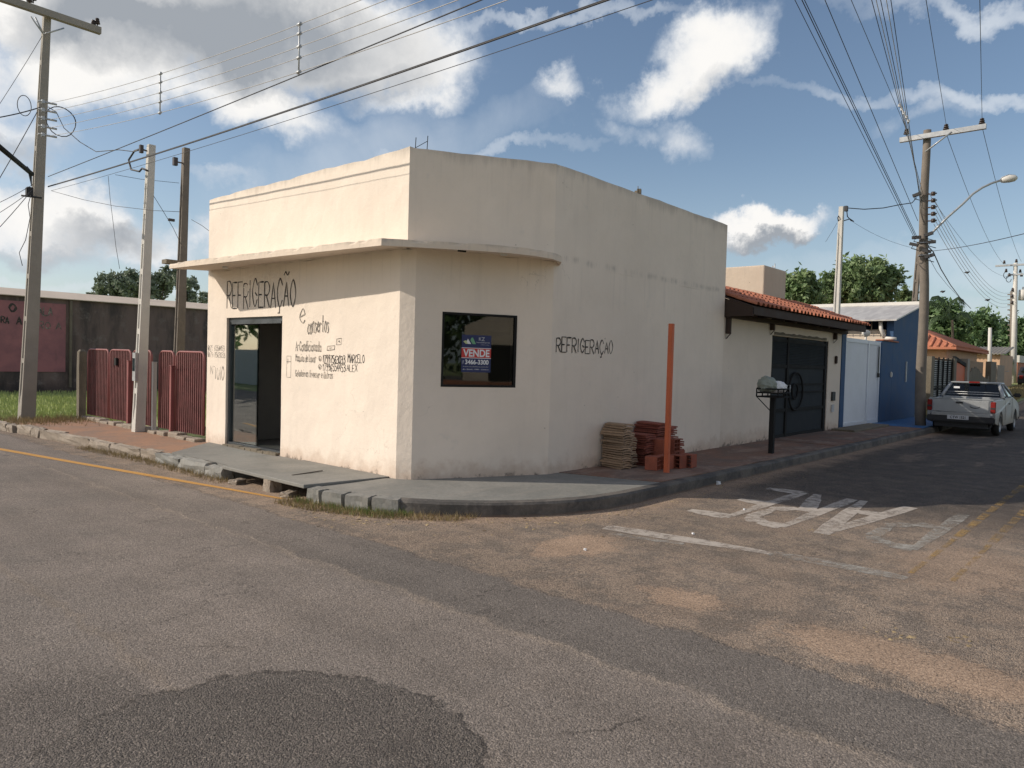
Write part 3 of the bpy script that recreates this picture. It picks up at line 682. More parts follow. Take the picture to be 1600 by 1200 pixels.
# slab over the drain (slightly raised), cavity under it
sl2 = MB(); P = [(4.70, 7.2), (5.86, 7.2), (5.90, 9.12), (4.73, 9.12)]
sl2.prism([(4.69, 7.21), (5.95, 7.21), (5.95, 9.11), (4.70, 9.11)], .148, lambda x, y: .192 if x < 5.3 else .165)
tag(sl2.build('pavement', M['greyconc'], bevel=.008), kind='structure')
slot = MB(); slot.rbox((5.22, 7.95, .188), (.5, .014, .012), rot_z(R_(10))); 
tag(slot.build('slab_crack', M['kerb']), kind='structure')
wl = MB(); wl.box((5.3, 7.2, -.2), (5.4, 9.11, .147)); tag(wl.build('drain_back_wall', M['oldconc']), kind='structure')
grey2 = [(4.895, 9.12), (5.9, 9.12), (6.0, 12.0), (kin(11.3), 11.0)]
tag(fillpoly(MB(), grey2, lambda x, y: .155+.004*noise2(x, y, .9)).build('pavement', M['greyconc']), kind='structure')
brown = [(kin(11.0)+.0, 11.005), (6.0, 12.005), (6.1, 17.7), (kin(17.7), 17.7)]
brown = [(kin(11.0), 11.005), (6.0, 12.005), (6.15, 17.7)]+[(kin(q), q) for q in (17.7, 16, 14, 12.5)]
tag(fillpoly(MB(), brown, lambda x, y: .145+.006*noise2(x, y, .9)).build('pavement', M['brownconc']), kind='structure')
br2 = [(8.36, 4.755), (12.0, 4.755), (15.2, 4.755), (15.2, 6.14), (12, 6.14), (7.96, 6.14)]
tag(fillpoly(MB(), br2, lambda x, y: .158+.006*noise2(x, y, .9)).build('pavement', M['brown2']), kind='structure')
br3 = [(15.205, 4.755), (18.0, 4.755), (22.2, 4.755), (22.2, 6.14), (18.7, 6.14), (15.205, 6.14)]
tag(fillpoly(MB(), br3, lambda x, y: .166+.006*noise2(x, y, .9)).build('pavement', M['brown2']), kind='structure')
stp = MB(); stp.box((18.9, 5.5, .10), (22.0, 6.05, .215)); tag(stp.build('gate_ramp', M['oldconc'], bevel=.02), kind='structure')
bf = MB(); bf.box((22.205, 4.76, -.05), (27.4, 6.1, .175)); tag(bf.build('pavement', M['bluefloor']), kind='structure')
bw = MB()
for i in range(14): bw.add([(27.405+i*4, 4.8, gz(27.4+i*4)+.15), (31.405+i*4, 4.8, gz(31.4+i*4)+.15), (31.405+i*4, 7.4, gz(31.4+i*4)+.2), (27.405+i*4, 7.4, gz(27.4+i*4)+.2)], [(0, 1, 2, 3)])
tag(bw.build('verge', M['ground']), kind='structure')
ds = rough_stone((4.78, 8.02, .06), (.17, .16, .20), 0, 77, .014).build('drain_stone', M['stone'])
tag(ds, 'rounded concrete block propping the slab in the middle of the drain opening', 'stone')
for (a, b, s1) in ((7.6, .5, 81), (8.75, .0, 82)):
    tag(rough_stone((4.72+b*.05, a, .02), (.2, .13, .07), .4, s1, .012).build('rubble_stone', M['stone']), 'flat piece of rubble lying in the drain mouth, %s of the propping block' % ('right' if a < 8 else 'left'), 'rubble')
dl = MB(); dl.box((5.55, 9.70, .10), (5.915, 11.42, .178)); tag(dl.build('door_step', M['oldconc'], bevel=.01), kind='structure') if False else None

# ------------------------------------------------------------------ road markings (sheets 4 mm above the asphalt)
def mark(mb, pts, z=.004): mb.add([(x, y, z+gz(x)) for x, y in pts], [tuple(range(len(pts)))])
def mline(mb, pts, wd, z=.004):
    P = [Vector((*q, z+gz(q[0]))) for q in pts]; mb.ribbon(P, (0, 0, 1), wd)
mk = MB(); mline(mk, [(3.0, 16.4), (3.47, 14.04), (3.83, 11.9), (4.19, 9.88), (4.42, 8.6), (4.60, 7.5)], .095)
tag(mk.build('road_marking', M['pyl']), kind='structure')
mk = MB(); mline(mk, [(6.22, 4.15), (6.28, 3.8), (6.30, 3.6), (6.37, 3.2), (6.42, 2.9), (6.46, 2.55)], .19)
mk2 = MB(); mline(mk2, [(6.46, 2.55), (6.48, 2.3), (6.50, 2.0), (6.51, 1.7), (6.50, 1.45)], .17, .0045); mline(mk2, [(6.02, 3.95), (6.10, 3.5), (6.18, 3.25)], .08, .0045)
tag(mk.build('road_marking', M['pw']), kind='structure'); tag(mk2.build('road_marking', M['pw2']), kind='structure')
mk = MB()
for yy in (1.47, 1.17):
    x = 6.7
    while x < 34:
        mline(mk, [(x, yy), (x+.5, yy)], .07 if x > 8 else .04); x += .62
tag(mk.build('road_marking', M['py']), kind='structure')
# PARE, read by drivers coming towards the corner: letter tops at small X, text runs towards +Y
Xt, Xb = 7.62, 10.0
def pare(mb, strokes, y0, y1, wd, skew=0):
    for kk, st in enumerate(strokes):
        P = [Vector((Xb+(Xt-Xb)*v, y0+(y1-y0)*u, .004)) for u, v in st]
        for q, (a, b) in enumerate(zip(P, P[1:])):
            d = (b-a); wdt = wd*(1+.9*abs(d.y)/max(d.length, 1e-6)); Q = [a.lerp(b, k/5)+Vector((0, 0, .0005*kk+.0002*q)) for k in range(6)]; mb.ribbon(Q, (0, 0, 1), wdt)
mE, mR, mA, mP = MB(), MB(), MB(), MB()
pare(mE, [[(0, 0), (0, 1)], [(0, .97), (1, .97)], [(0, .50), (.8, .50)], [(0, .03), (1, .03)]], 3.52, 3.99, .125)
pare(mR, [[(0, 0), (0, 1)], [(0, .98), (.6, .98), (1, .88), (1, .62), (.6, .5), (0, .5)], [(.35, .5), (1, 0)]], 2.90, 3.34, .13)
pare(mA, [[(0, 0), (.5, 1)], [(.5, 1), (1, 0)], [(.22, .35), (.78, .35)]], 2.22, 2.76, .135)
pare(mP, [[(0, 0), (0, 1)], [(0, .98), (.6, .98), (1, .88), (1, .58), (.6, .45), (0, .45)]], 1.66, 2.10, .12)
for q, mm in ((mE, 'pw'), (mR, 'pw'), (mA, 'pw'), (mP, 'pw2')): tag(q.build('road_marking', M[mm]), kind='structure')

# ------------------------------------------------------------------ corner shop
A = (5.92, 12.05); P0 = Vector((5.92, 6.96)); P1 = Vector((7.72, 6.10)); P2 = (12.85, 6.10)
LC = (5.92, 7.085); RC = (6.02, 6.912)
shop = thing('corner_shop', 'cream single storey corner shop with chamfered front, high parapet and hand painted lettering', 'building', (8.5, 8.5, 0))
ZT = 4.22
wl = MB()
door = (12.05-11.40, 12.05-9.74, .17, 2.23)
panel(wl, A, LC, 0, 3.0, [door], .2)
panel(wl, LC, RC, 0, 3.0, [], .2, amp=0)
cd_ = (P1-P0).normalized(); uoff = (Vector(RC)-P0).length
win = ((Vector((6.34, 6.76))-Vector(RC)).length, (Vector((7.26, 6.32))-Vector(RC)).length, 1.31, 2.25)
panel(wl, RC, tuple(P1), 0, 3.0, [win], .2)
panel(wl, tuple(P1), P2, 0, 3.0, [], .2)
panel(wl, A, tuple(P0), 3.0, lambda u: ZT-.0+.01*noise2(u, 1), [], .2)
panel(wl, tuple(P0), tuple(P1), 3.0, lambda u: ZT+.03*u, [], .2, topamp=.008)
panel(wl, tuple(P1), P2, 3.0, lambda u: 4.28+.008*noise2(u, 3, 2), [], .2, topamp=.02)
panel(wl, (12.85, 6.125), (12.85, 12.03), 0, 4.28, [], .2, amp=0); panel(wl, (12.85, 12.05), (5.945, 12.05), 0, 4.2, [], .2, amp=0)
wall = wl.build('wall', M['wall'], shop)
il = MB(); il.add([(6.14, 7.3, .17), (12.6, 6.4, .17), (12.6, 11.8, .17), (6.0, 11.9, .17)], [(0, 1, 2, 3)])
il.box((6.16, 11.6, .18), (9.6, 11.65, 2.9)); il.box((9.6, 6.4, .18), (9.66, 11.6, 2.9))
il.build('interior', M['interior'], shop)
rf = MB(); rf.prism([(6.1, 7.2), (7.8, 6.32), (12.7, 6.32), (12.7, 11.9), (6.1, 11.9)], 3.4, 3.5); rf.build('roof', M['oldconc'], shop)
cp = MB()  # eroded coping along the parapets
# canopy slab with a chipped lip
outer = [(5.16, 11.80), (5.19, 11.0), (5.24, 10.0), (5.29, 9.0), (5.34, 8.0), (5.42, 6.84), (5.9, 6.46), (6.3, 6.15), (6.66, 5.93), (7.0, 5.82), (7.3, 5.79), (7.6, 5.88), (7.84, 6.095)]
fine_o = []
for a, b in zip(outer, outer[1:]):
    n_ = max(2, int(math.dist(a, b)/.09)); fine_o += [(a[0]+(b[0]-a[0])*i/n_, a[1]+(b[1]-a[1])*i/n_) for i in range(n_)]
fine_o.append(outer[-1])
def inn(x, y):
    if y > 7.0: return (5.921, min(12.05, y+(.25*(y-11)/1 if y > 11 else 0)))
    u = (Vector((x, y))-P0).dot(cd_); u = max(0.0, min((P1-P0).length, u)); q = P0+cd_*u; return (q.x, q.y)
cb = MB(); vs = []; rg = random.Random(5)
for i, (x, y) in enumerate(fine_o):
    ix, iy = inn(x, y); ch = rg.random(); chip = (.018 if ch > .62 else .004)*rg.random()*(1 if y > 6.84 else .6); zb = 2.955 if y < 6.9 else 2.955+.012*(y-6.9)/5
    tdir = Vector((x-ix, y-iy)); tl = tdir.length; tdir = tdir/tl if tl > 1e-5 else Vector((0, -1))
    ox, oy = x-tdir.x*chip, y-tdir.y*chip
    vs += [(ix, iy, zb+.06), (x, y, zb), (x, y, zb+.045), (ox, oy, zb+.085-chip*.8), (ix, iy, zb+.13)]
n_ = len(fine_o)
fs = [(5*i+k, 5*i+k+1, 5*i+k+6, 5*i+k+5) for i in range(n_-1) for k in range(4)]+[(5*i+4, 5*i, 5*i+5, 5*i+9) for i in range(n_-1)]
fs += [(0, 1, 2, 3, 4), tuple(5*(n_-1)+k for k in (4, 3, 2, 1, 0))]
cb.add(vs, fs); cb.build('canopy', M['canopy'], shop)
bm_ = MB(); bm_.box((5.14, 11.86, 3.055), (5.9, 12.03, 3.12)); bm_.build('canopy_beam', M['oldconc'], shop)
# starter bars on the corner of the parapet, small stubs
sb = MB(); c0 = Vector((6.02, 6.98, 4.18))
for dx, dy, h in ((0, 0, .19), (.13, -.07, .23)): sb.tube([c0+Vector((dx, dy, 0)), c0+Vector((dx+.01, dy, h))], .005, 5)
sb.tube([c0+Vector((.0, 0, .06)), c0+Vector((.13, -.07, .16))], .004, 5)
sb.build('rebar', M['blackmetal'], shop)
sb = MB(); sb.rbox((9.9, 6.18, 4.33), (.07, .06, .10), rot_z(.4)); sb.rbox((9.82, 6.18, 4.31), (.03, .05, .06), rot_z(.1)); sb.tube([(9.87, 6.18, 4.25), (9.86, 6.18, 4.42)], .006, 5)
sb.build('parapet_stub', M['oldconc'], shop)
for q in ((6.75, 6.12, 3.0), (5.62, 10.9, 3.01)): lp = MB(); lp.tube([q, (q[0], q[1], q[2]-.045)], .043, 10); lp.build('lamp_socket', M['silverpipe'], shop)
hk = MB(); hk.rbox((6.25, 6.35, 2.965), (.10, .03, .03), rot_z(-.4)); hk.build('conduit_hole', M['blackmetal'], shop)

# door: fixed frame, sliding glass leaf standing over the left half, open right half
dr = MB(); X0 = 5.96; ya, yb, za, zb = 11.40, 9.74, .17, 2.23
for (a, b) in (((X0, ya, za), (X0+.08, ya-.045, zb)), ((X0, yb+.04, za), (X0+.08, yb, zb)), ((X0, ya-.045, zb-.07), (X0+.08, yb+.04, zb)), ((X0-.01, ya-.045, za), (X0+.09, yb+.04, za+.05))): dr.box(a, b)
drf = dr.build('door_frame', M['alu'], shop)
tr = MB(); tr.box((X0-.012, 11.3, zb-.105), (X0+.03, 9.82, zb-.071)); tr.build('track_strip', M['alu'], drf)
leaf = MB(); leaf.box((X0+.035, 11.35, za+.06), (X0+.043, 10.55, zb-.12)); lf = leaf.build('glass_leaf', M['doorglass'], drf)
st = MB(); st.box((X0+.028, 10.56, za+.06), (X0+.05, 10.535, zb-.11)); st.build('leaf_edge', M['glass'], lf)
kr = MB()
for i in range(9): kr.rbox((5.915, 11.3-.18*i, .158+.004*(i % 2)), (.10, .165, .05+.01*(i % 3)), rot_z(.03*(i % 3-1)))
kr.build('brick_sill', M['oldconc'], shop)

# window with dark glass and the for-sale board behind it
Wn = Vector((cd_.y, -cd_.x, 0)); C3 = Vector((cd_.x, cd_.y, 0)); wb = Vector((RC[0], RC[1], 0)); dcorr = (P1-Vector(RC)).normalized(); C3 = Vector((dcorr.x, dcorr.y, 0)); Wn = Vector((dcorr.y, -dcorr.x, 0))
u0, u1, z0_, z1_ = win
def wp(u, z, o=0): return wb+C3*u+Vector((0, 0, z))+Wn*o
def slab(mb, ua, ub, za, zb, o0, o1):
    mb.extr([wp(ua, za, o0), wp(ub, za, o0), wp(ub, zb, o0), wp(ua, zb, o0)], Wn*(o1-o0))
fr = MB(); t_ = .028
slab(fr, u0, u0+t_, z0_, z1_, -.05, .004); slab(fr, u1-t_, u1, z0_, z1_, -.05, .004); slab(fr, u0+t_, u1-t_, z1_-t_, z1_, -.05, .004); slab(fr, u0+t_, u1-t_, z0_, z0_+t_, -.05, .004)
wf = fr.build('window', M['blackmetal'], shop)
pn = MB(); slab(pn, u0+t_, u1-t_, z0_+t_, z1_-t_, -.030, -.026); pn.build('pane', M['glass'], wf)
sg = thing('sale_sign', 'blue and red for sale board reading VENDE behind the dark shop window', 'sign', tuple(wp((u0+u1)/2, 1.5, -.04)))
su0 = (Vector((6.585, 6.64))-Vector(RC)).length; su1 = su0+.40; so_ = -.024
bd = MB(); slab(bd, su0, su1, 1.50, 1.975, so_-.0, so_+.004); bd.build('board', M['navy'], sg)
o_ = so_+.0045
bd = MB(); slab(bd, su0, su1, 1.685, 1.805, o_, o_+.001); bd.build('red_band', M['signred'], sg)
bd = MB(); slab(bd, su0, su1, 1.805, 1.812, o_, o_+.001); slab(bd, su0, su1, 1.678, 1.685, o_, o_+.001); bd.build('white_rule', M['white'], sg)
for i, (mm, a, b) in enumerate((('signyel', .02, .10), ('white', .065, .125), ('signgreen', .115, .19))):
    bd = MB(); bd.extr([wp(su0+b-.045, 1.86, o_+.0012*i), wp(su0+b, 1.86, o_+.0012*i), wp(su0+b-.045, 1.945-.02*(2-i), o_+.0012*i), wp(su0+a+.01, 1.935-.02*(2-i), o_+.0012*i), wp(su0+a, 1.905-.008*(2-i), o_+.0012*i)], Wn*.001); bd.build('logo_bar', M[mm], sg)
typed('sign_lettering', 'VENDE', wp(su0+.02, 1.697, o_+.001), C3, (0, 0, 1), .36, .096, M['white'], sg, bold=.03)
typed('sign_lettering', '3466-3300', wp(su0+.05, 1.60, o_), C3, (0, 0, 1), .32, .062, M['white'], sg, bold=.03)
typed('sign_lettering', '17', wp(su0+.012, 1.605, o_), C3, (0, 0, 1), .022, .04, M['white'], sg)
typed('sign_lettering', 'KZ', wp(su0+.23, 1.905, o_), C3, (0, 0, 1), .08, .045, M['plate'], sg)
typed('sign_lettering', 'Imobiliaria', wp(su0+.20, 1.875, o_), C3, (0, 0, 1), .18, .018, M['plate'], sg)
typed('sign_lettering', 'CRECI 13-466', wp(su0+.26, 1.85, o_), C3, (0, 0, 1), .11, .008, M['plate'], sg)
typed('sign_lettering', 'www.imobiliaria.com.br', wp(su0+.02, 1.565, o_), C3, (0, 0, 1), .35, .014, M['plate'], sg)
typed('sign_lettering', 'Av. Brasil, 1300 - Centro', wp(su0+.02, 1.528, o_), C3, (0, 0, 1), .35, .016, M['white'], sg)

# hand painted lettering on the left facade: fn(u,v): u measured towards the corner, from Y=12.05
rg = random.Random(11); FL = lambda u, v: Vector((5.92, 12.05-u, v)); NL = (-1, 0, 0)
def yy(y): return 12.05-y
def word(text, fn, nrm, u0, u1, v0, v1, wd, mt='letter', slope=0., par=None):
    tx = MB(); lettering(tx, text, fn, nrm, u0, u1, v0, v1, wd, rg, slope); return tx.build('painted_lettering', M[mt], par or shop)
word('REFRIGERAÇÃO', FL, NL, yy(11.40), yy(9.40), 2.38, 2.79, .020, 'letterdark', -.012)
word('e', FL, NL, yy(9.29), yy(9.13), 2.10, 2.42, .015)
word('consertos', FL, NL, yy(9.08), yy(8.56), 1.96, 2.20, .012, slope=.06)
word('ArCondicionado', FL, NL, yy(9.37), yy(8.74), 1.72, 1.86, .009)
word('Maquina de Lavar', FL, NL, yy(9.37), yy(8.86), 1.565, 1.675, .007)
word('Geladeiras freezer e Outros', FL, NL, yy(9.37), yy(8.45), 1.35, 1.45, .007)
word('(', FL, NL, yy(8.80), yy(8.73), 1.585, 1.66, .007); word('(', FL, NL, yy(8.80), yy(8.73), 1.465, 1.535, .007)
word('17997563033', FL, NL, yy(8.69), yy(8.18), 1.56, 1.67, .010, 'letterdark'); word('MARCELO', FL, NL, yy(8.12), yy(7.76), 1.575, 1.685, .011, 'letterdark')
word('17996554453', FL, NL, yy(8.69), yy(8.17), 1.45, 1.55, .009, 'letterdark'); word('ALEX', FL, NL, yy(8.14), yy(7.91), 1.46, 1.555, .009, 'letterdark')
word('(17996554453', FL, NL, yy(12.02), yy(11.46), 1.69, 1.78, .008); word('(17997563033', FL, NL, yy(12.02), yy(11.44), 1.58, 1.67, .008)
word('N°', FL, NL, yy(11.92), yy(11.74), 1.30, 1.44, .010); word('1010', FL, NL, yy(11.76), yy(11.46), 1.22, 1.46, .012)
def doodle(lines):
    tx = MB(); k0 = 0
    for l, wd in lines:
        for a, b in zip(l, l[1:]):
            k0 += 1; tx.ribbon([FL(*a), FL((a[0]+b[0])/2, (a[1]+b[1])/2), FL(*b)], NL, wd, .003+.0002*k0)
    tx.build('painted_drawing', M['letter'], shop)
a0 = yy(8.60); doodle([([(a0, 1.735), (a0+.17, 1.745), (a0+.18, 1.80), (a0+.01, 1.79), (a0, 1.735)], .008), ([(a0+.05, 1.765), (a0+.12, 1.77)], .007)])
a0 = yy(8.38); doodle([([(a0, 1.81), (a0+.10, 1.815), (a0+.11, 1.90), (a0, 1.89), (a0, 1.81)], .007), ([(a0+.035, 1.85), (a0+.06, 1.87), (a0+.075, 1.84)], .007)])
a0 = yy(9.60); doodle([([(a0, 1.33), (a0+.11, 1.33), (a0+.11, 1.64), (a0, 1.64), (a0, 1.33)], .006), ([(a0, 1.555), (a0+.11, 1.56)], .008), ([(a0+.03, 1.53), (a0+.03, 1.60)], .007)])
FR = lambda u, v: Vector((7.72+u, 6.10, v))
word('REFRIGERAÇÃO', FR, (0, -1, 0), .10, 1.46, 1.80, 2.0, .017, 'letterdark', -.002)

# ------------------------------------------------------------------ garage with tiled eave
gar = thing('garage_building', 'low cream garage annex with dark sheet gate and clay tiled eave beside the corner shop', 'building', (16, 7, 0))
gm = MB(); Y0 = 6.10; panel(gm, (12.853, Y0+.01), (19.62, Y0+.01), 0, 2.93, [(15.16-12.853, 18.66-12.853, .14, 2.36)], .2)
panel(gm, (19.62, Y0+.01), (19.62, 14), 0, 2.8, [], .2, amp=0); gm.build('wall', M['garage_wall'], gar)
rf = MB(); z_e, z_r, ye, yr = 2.80, 3.27, 5.52, 6.85
rf.prism([(12.87, ye+.06), (19.72, ye+.06), (19.72, yr), (12.87, yr)], lambda x, y: z_e-.05+(y-ye)/(yr-ye)*(z_r-z_e)-.015, lambda x, y: z_e-.03+(y-ye)/(yr-ye)*(z_r-z_e)-.01)
rfo = rf.build('roof', M['wood'], gar)
tl = MB(); nt = 33; tw = 6.95/nt
rg = random.Random(2)
for i in range(nt):
    xc = 12.93+tw*(i+.5)
    for j in range(4):
        y0 = ye+j*.42; y1 = y0+.46; dz = lambda y: z_e+(y-ye)/(yr-ye)*(z_r-z_e)
        jz = rg.uniform(-.004, .004); jy = rg.uniform(-.012, .012); vs = []
        for (y_, r_, lift) in ((y0+jy, .068, .022), (y1, .056, .004)):
            for k_ in range(7):
                a = math.pi*k_/6; vs.append((xc+math.cos(a)*r_, y_, dz(y_)+lift+jz+math.sin(a)*r_*.8-.01))
        vs2 = [(x, y, z-.013) for x, y, z in vs]
        tl.add(vs+vs2, [(k_, k_+1, 7+k_+1, 7+k_) for k_ in range(6)]+[(14+k_, 21+k_, 21+k_+1, 14+k_+1) for k_ in range(6)]+[(k_, 14+k_, 14+k_+1, k_+1) for k_ in range(6)]+[(0, 7, 21, 14), (6, 20, 27, 13)], False)
        # channel tile between
        xm = xc+tw/2; vs = []
        for y_ in (y0+.01, y1):
            for k_ in range(5):
                a = math.pi+math.pi*k_/4; vs.append((xm+math.cos(a)*.06, y_, dz(y_)+.03+math.sin(a)*.035))
        tl.add(vs, [(k_, k_+1, 5+k_+1, 5+k_) for k_ in range(4)])
tl.build('roof_tiles', M['tileclay'], rfo)
bm_ = MB(); bm_.extr([(12.862, 5.56, 2.60), (12.862, 6.85, 2.60), (12.862, 6.85, 3.19), (12.862, 5.56, 2.75)], (.035, 0, 0)); bm_.box((12.87, 5.56, 2.63), (19.70, 5.62, 2.755))
for i in range(1, 10): bm_.box((12.9+.72*i, 5.62, 2.66), (13.06+.72*i, 6.1, 2.755))
bm_.box((12.87, 5.98, 2.58), (19.70, 6.095, 2.66)); bm_.build('eave_beam', M['wood'], gar)
for xb, zb_ in ((12.93, 2.28), (15.0, 2.45), (18.95, 2.42)):
    b_ = MB(); b_.box((xb, 6.02, zb_), (xb+.07, 6.098, 2.58)); b_.extr([(xb+.01, 6.02, zb_), (xb+.06, 6.02, zb_), (xb+.06, 6.098, zb_-.09), (xb+.01, 6.098, zb_-.09)], (0, .001, .001)); b_.build('bracket', M['wood'], gar)
ox = MB(); PU = [(15.25+.16*i, 2.372, 2.372+.03+.045*abs(noise2(i*.7, 3))) for i in range(21)]
vs = []
for x_, a_, b_ in PU: vs += [(x_, 6.09, a_), (x_, 6.09, b_), (x_, 6.108, b_+.012), (x_, 6.108, a_)]
ox.add(vs, [(4*i+k, 4*i+(k+1) % 4, 4*i+4+(k+1) % 4, 4*i+4+k) for i in range(20) for k in range(4)]+[(0, 1, 2, 3), (80, 81, 82, 83)])
ox.build('mortar_lip', M['oldconc'], gar)
# sheet metal gate
gx0, gx1, gz0, gz1, gy = 15.17, 18.65, .16, 2.35, 6.16
gt = MB(); gt.box((gx0, gy, gz0), (gx1, gy+.02, gz1)); gate = gt.build('gate', M['gate'], gar)
f_ = MB()
for xx in (gx0, gx0+.92, gx1-.14): f_.box((xx, gy-.035, gz0), (xx+(.10 if xx < gx1-.2 else .14), gy-.002, gz1))
for zz in (gz0, .72, 1.68, gz1-.12): f_.box((gx0+.1, gy-.028, zz), (gx1-.14, gy-.003, zz+.07))
for zz in (1.12, 1.30): f_.box((gx0+1.6, gy-.024, zz), (gx1-.14, gy-.003, zz+.04))
f_.build('gate_frame', M['blackmetal'], gate)
lv = MB()
for i in range(13):
    z = 1.77+.036*i
    for xa, xb in ((gx0+.1, gx0+.92), (gx0+1.02, gx1-.14)): lv.add([(xa, gy-.026, z), (xb, gy-.026, z), (xb, gy-.004, z+.026), (xa, gy-.004, z+.026)], [(0, 1, 2, 3)])
lv.build('louvre', M['gate'], gate)
rgm = MB(); cxr, czr = 16.62, 1.16
for (ra, rb, x0_) in ((.42, .42, 0), (.17, .17, -.06)):
    rgm.tube([(cxr+x0_+math.cos(2*math.pi*i/32)*ra, gy-.045, czr+math.sin(2*math.pi*i/32)*rb) for i in range(33)], .022, 6, False)
rgm.build('ring_ornament', M['blackmetal'], gate)
kn = MB(); kn.tube([(gx0+.98, gy-.04, 1.15), (gx0+.98, gy-.09, 1.15), (gx0+.98, gy-.09, 1.3), (gx0+.98, gy-.04, 1.3)], .012, 6); kn.build('handle', M['galv'], gate)
mt_ = MB(); mt_.box((18.98, 6.07, .90), (19.2, 6.105, 1.12)); mt_o = mt_.build('meter_box', M['plastic'], gar)
mt_ = MB(); mt_.box((19.0, 6.08, .62), (19.17, 6.105, .80)); mt_.build('number_plate', M['plate'], gar)
mt_ = MB(); mt_.rbox((19.17, 6.08, 1.92), (.10, .05, .20), bev=.015); mt_.build('doorbell_box', M['wood'], gar)

# water tank block behind the garage
tb = thing('tank_tower', 'square weathered plaster block rising behind the clay tiled eave', 'water tower', (17.7, 8, 0))
t_m = MB(); t_m.box((17.0, 7.1, 0), (18.35, 9.6, 4.10)); t_m.build('tower_wall', M['tank_wall'], tb, bevel=.03)
t_m = MB(); t_m.tube([(18.1, 7.3, 4.08), (18.1, 7.3, 4.27)], .012, 5); t_m.tube([(18.1, 7.36, 4.08), (18.1, 7.36, 4.22)], .012, 5); t_m.tube([(18.1, 7.3, 4.2), (18.1, 7.36, 4.2)], .01, 5); t_m.build('pipe_stub', M['galv'], tb)

# ------------------------------------------------------------------ blue house
bh = thing('blue_house', 'blue walled house with white sheet gate and lean-to metal roof next to the garage', 'building', (24, 8, 0))
b = MB(); b.box((23.22, 6.1, 0), (24.40, 6.3, 2.56))
b.extr([(24.40, 6.1, 0), (27.40, 6.1, 0), (27.40, 6.1, 3.86), (24.40, 6.1, 3.22)], (0, .2, 0)); b.box((27.2, 6.3, 0), (27.4, 14, 3.6)); b.build('wall', M['blue'], bh, bevel=.01); b = MB(); b.box((19.66, 6.1, 0), (19.98, 6.4, 2.62)); b.build('pilaster', M['blue'], bh, bevel=.01)
b = MB(); b.box((19.7, 11.0, 0), (27.2, 11.2, 3.2)); b.box((24.5, 6.35, 0), (24.7, 11.0, 2.95)); b.build('inner_wall', M['beigelight'], bh)
b = MB(); nn = 30
b.extr([(24.05, 5.95, 3.19), (27.55, 5.95, 3.92), (27.55, 5.95, 3.96), (24.05, 5.95, 3.23)], (0, 5.6, 0)); 
roofo = b.build('roof', M['metalroof'], bh)
b = MB(); b.extr([(27.45, 5.9, 3.93), (27.7, 5.9, 3.97), (27.7, 5.9, 4.06), (27.45, 5.9, 4.04)], (0, 5.7, 0)); b.build('ridge_flashing', M['silverpipe'], roofo)
b = MB()
for i in range(22): b.tube([(24.3, 6.5+.2*i, 2.9), (24.3, 6.5+.2*i, 3.2)], .012, 4)
b.tube([(24.3, 6.4, 2.93), (24.3, 11, 2.93)], .015, 4); b.build('eave_grille', M['oldconc'], bh)
b = MB(); b.tube([(24.28, 6.45, 3.18), (24.26, 6.42, 2.95), (24.3, 6.32, 2.68)], .055, 10); b.tube([(24.3, 6.3, 2.68), (24.3, 6.0, 2.66)], .05, 10); b.build('down_pipe', M['silverpipe'], bh)
b = MB(); b.box((23.2, 6.06, 2.562), (24.9, 6.28, 2.60)); b.build('tile_capping', M['tileclay'], bh, bevel=.008)
b = MB(); b.rbox((24.25, 6.08, 1.58), (.13, .05, .16), bev=.02); b.build('bell_box', M['silverpipe'], bh)
b = MB(); b.box((25.95, 6.07, 1.35), (26.03, 6.10, 2.0)); b.build('wall_pipe', M['galv'], bh)
b = MB()
gy = 6.13
for zz in (.18, 2.42): b.box((20.0, gy, zz), (23.2, gy+.05, zz+.10))
for xx in (20.0, 22.0, 23.08): b.box((xx, gy-.01, .18), (xx+.10, gy+.05, 2.52))
wg = b.build('gate', M['whitemetal'], bh)
b = MB()
for i in range(30):
    xx = 20.1+.1*i; b.add([(xx, gy+.03, .26), (xx+.05, gy+.012, .26), (xx+.1, gy+.03, .26), (xx, gy+.03, 2.43), (xx+.05, gy+.012, 2.43), (xx+.1, gy+.03, 2.43)], [(0, 1, 4, 3), (1, 2, 5, 4)])
b.build('corrugated_sheet', M['whitemetal'], wg)
b = MB(); b.box((22.95, gy-.03, 1.5), (23.02, gy-.012, 2.38)); b.rbox((22.98, gy-.03, 1.55), (.09, .05, .12)); b.build('lock', M['plastic'], wg)
b = MB()
for i in range(12):
    a = math.pi*2*i/12
b.tube([(21.9, 6.18, 2.5), (21.9, 6.18, 2.62)], .03, 8); b.tube([(21.9, 6.18, 2.62), (21.9, 6.18, 2.68), (21.9, 6.18, 2.76), (21.9, 6.18, 2.80)], [.05, .11, .11, .04], 12); b.build('globe_lamp', M['silverpipe'], wg)

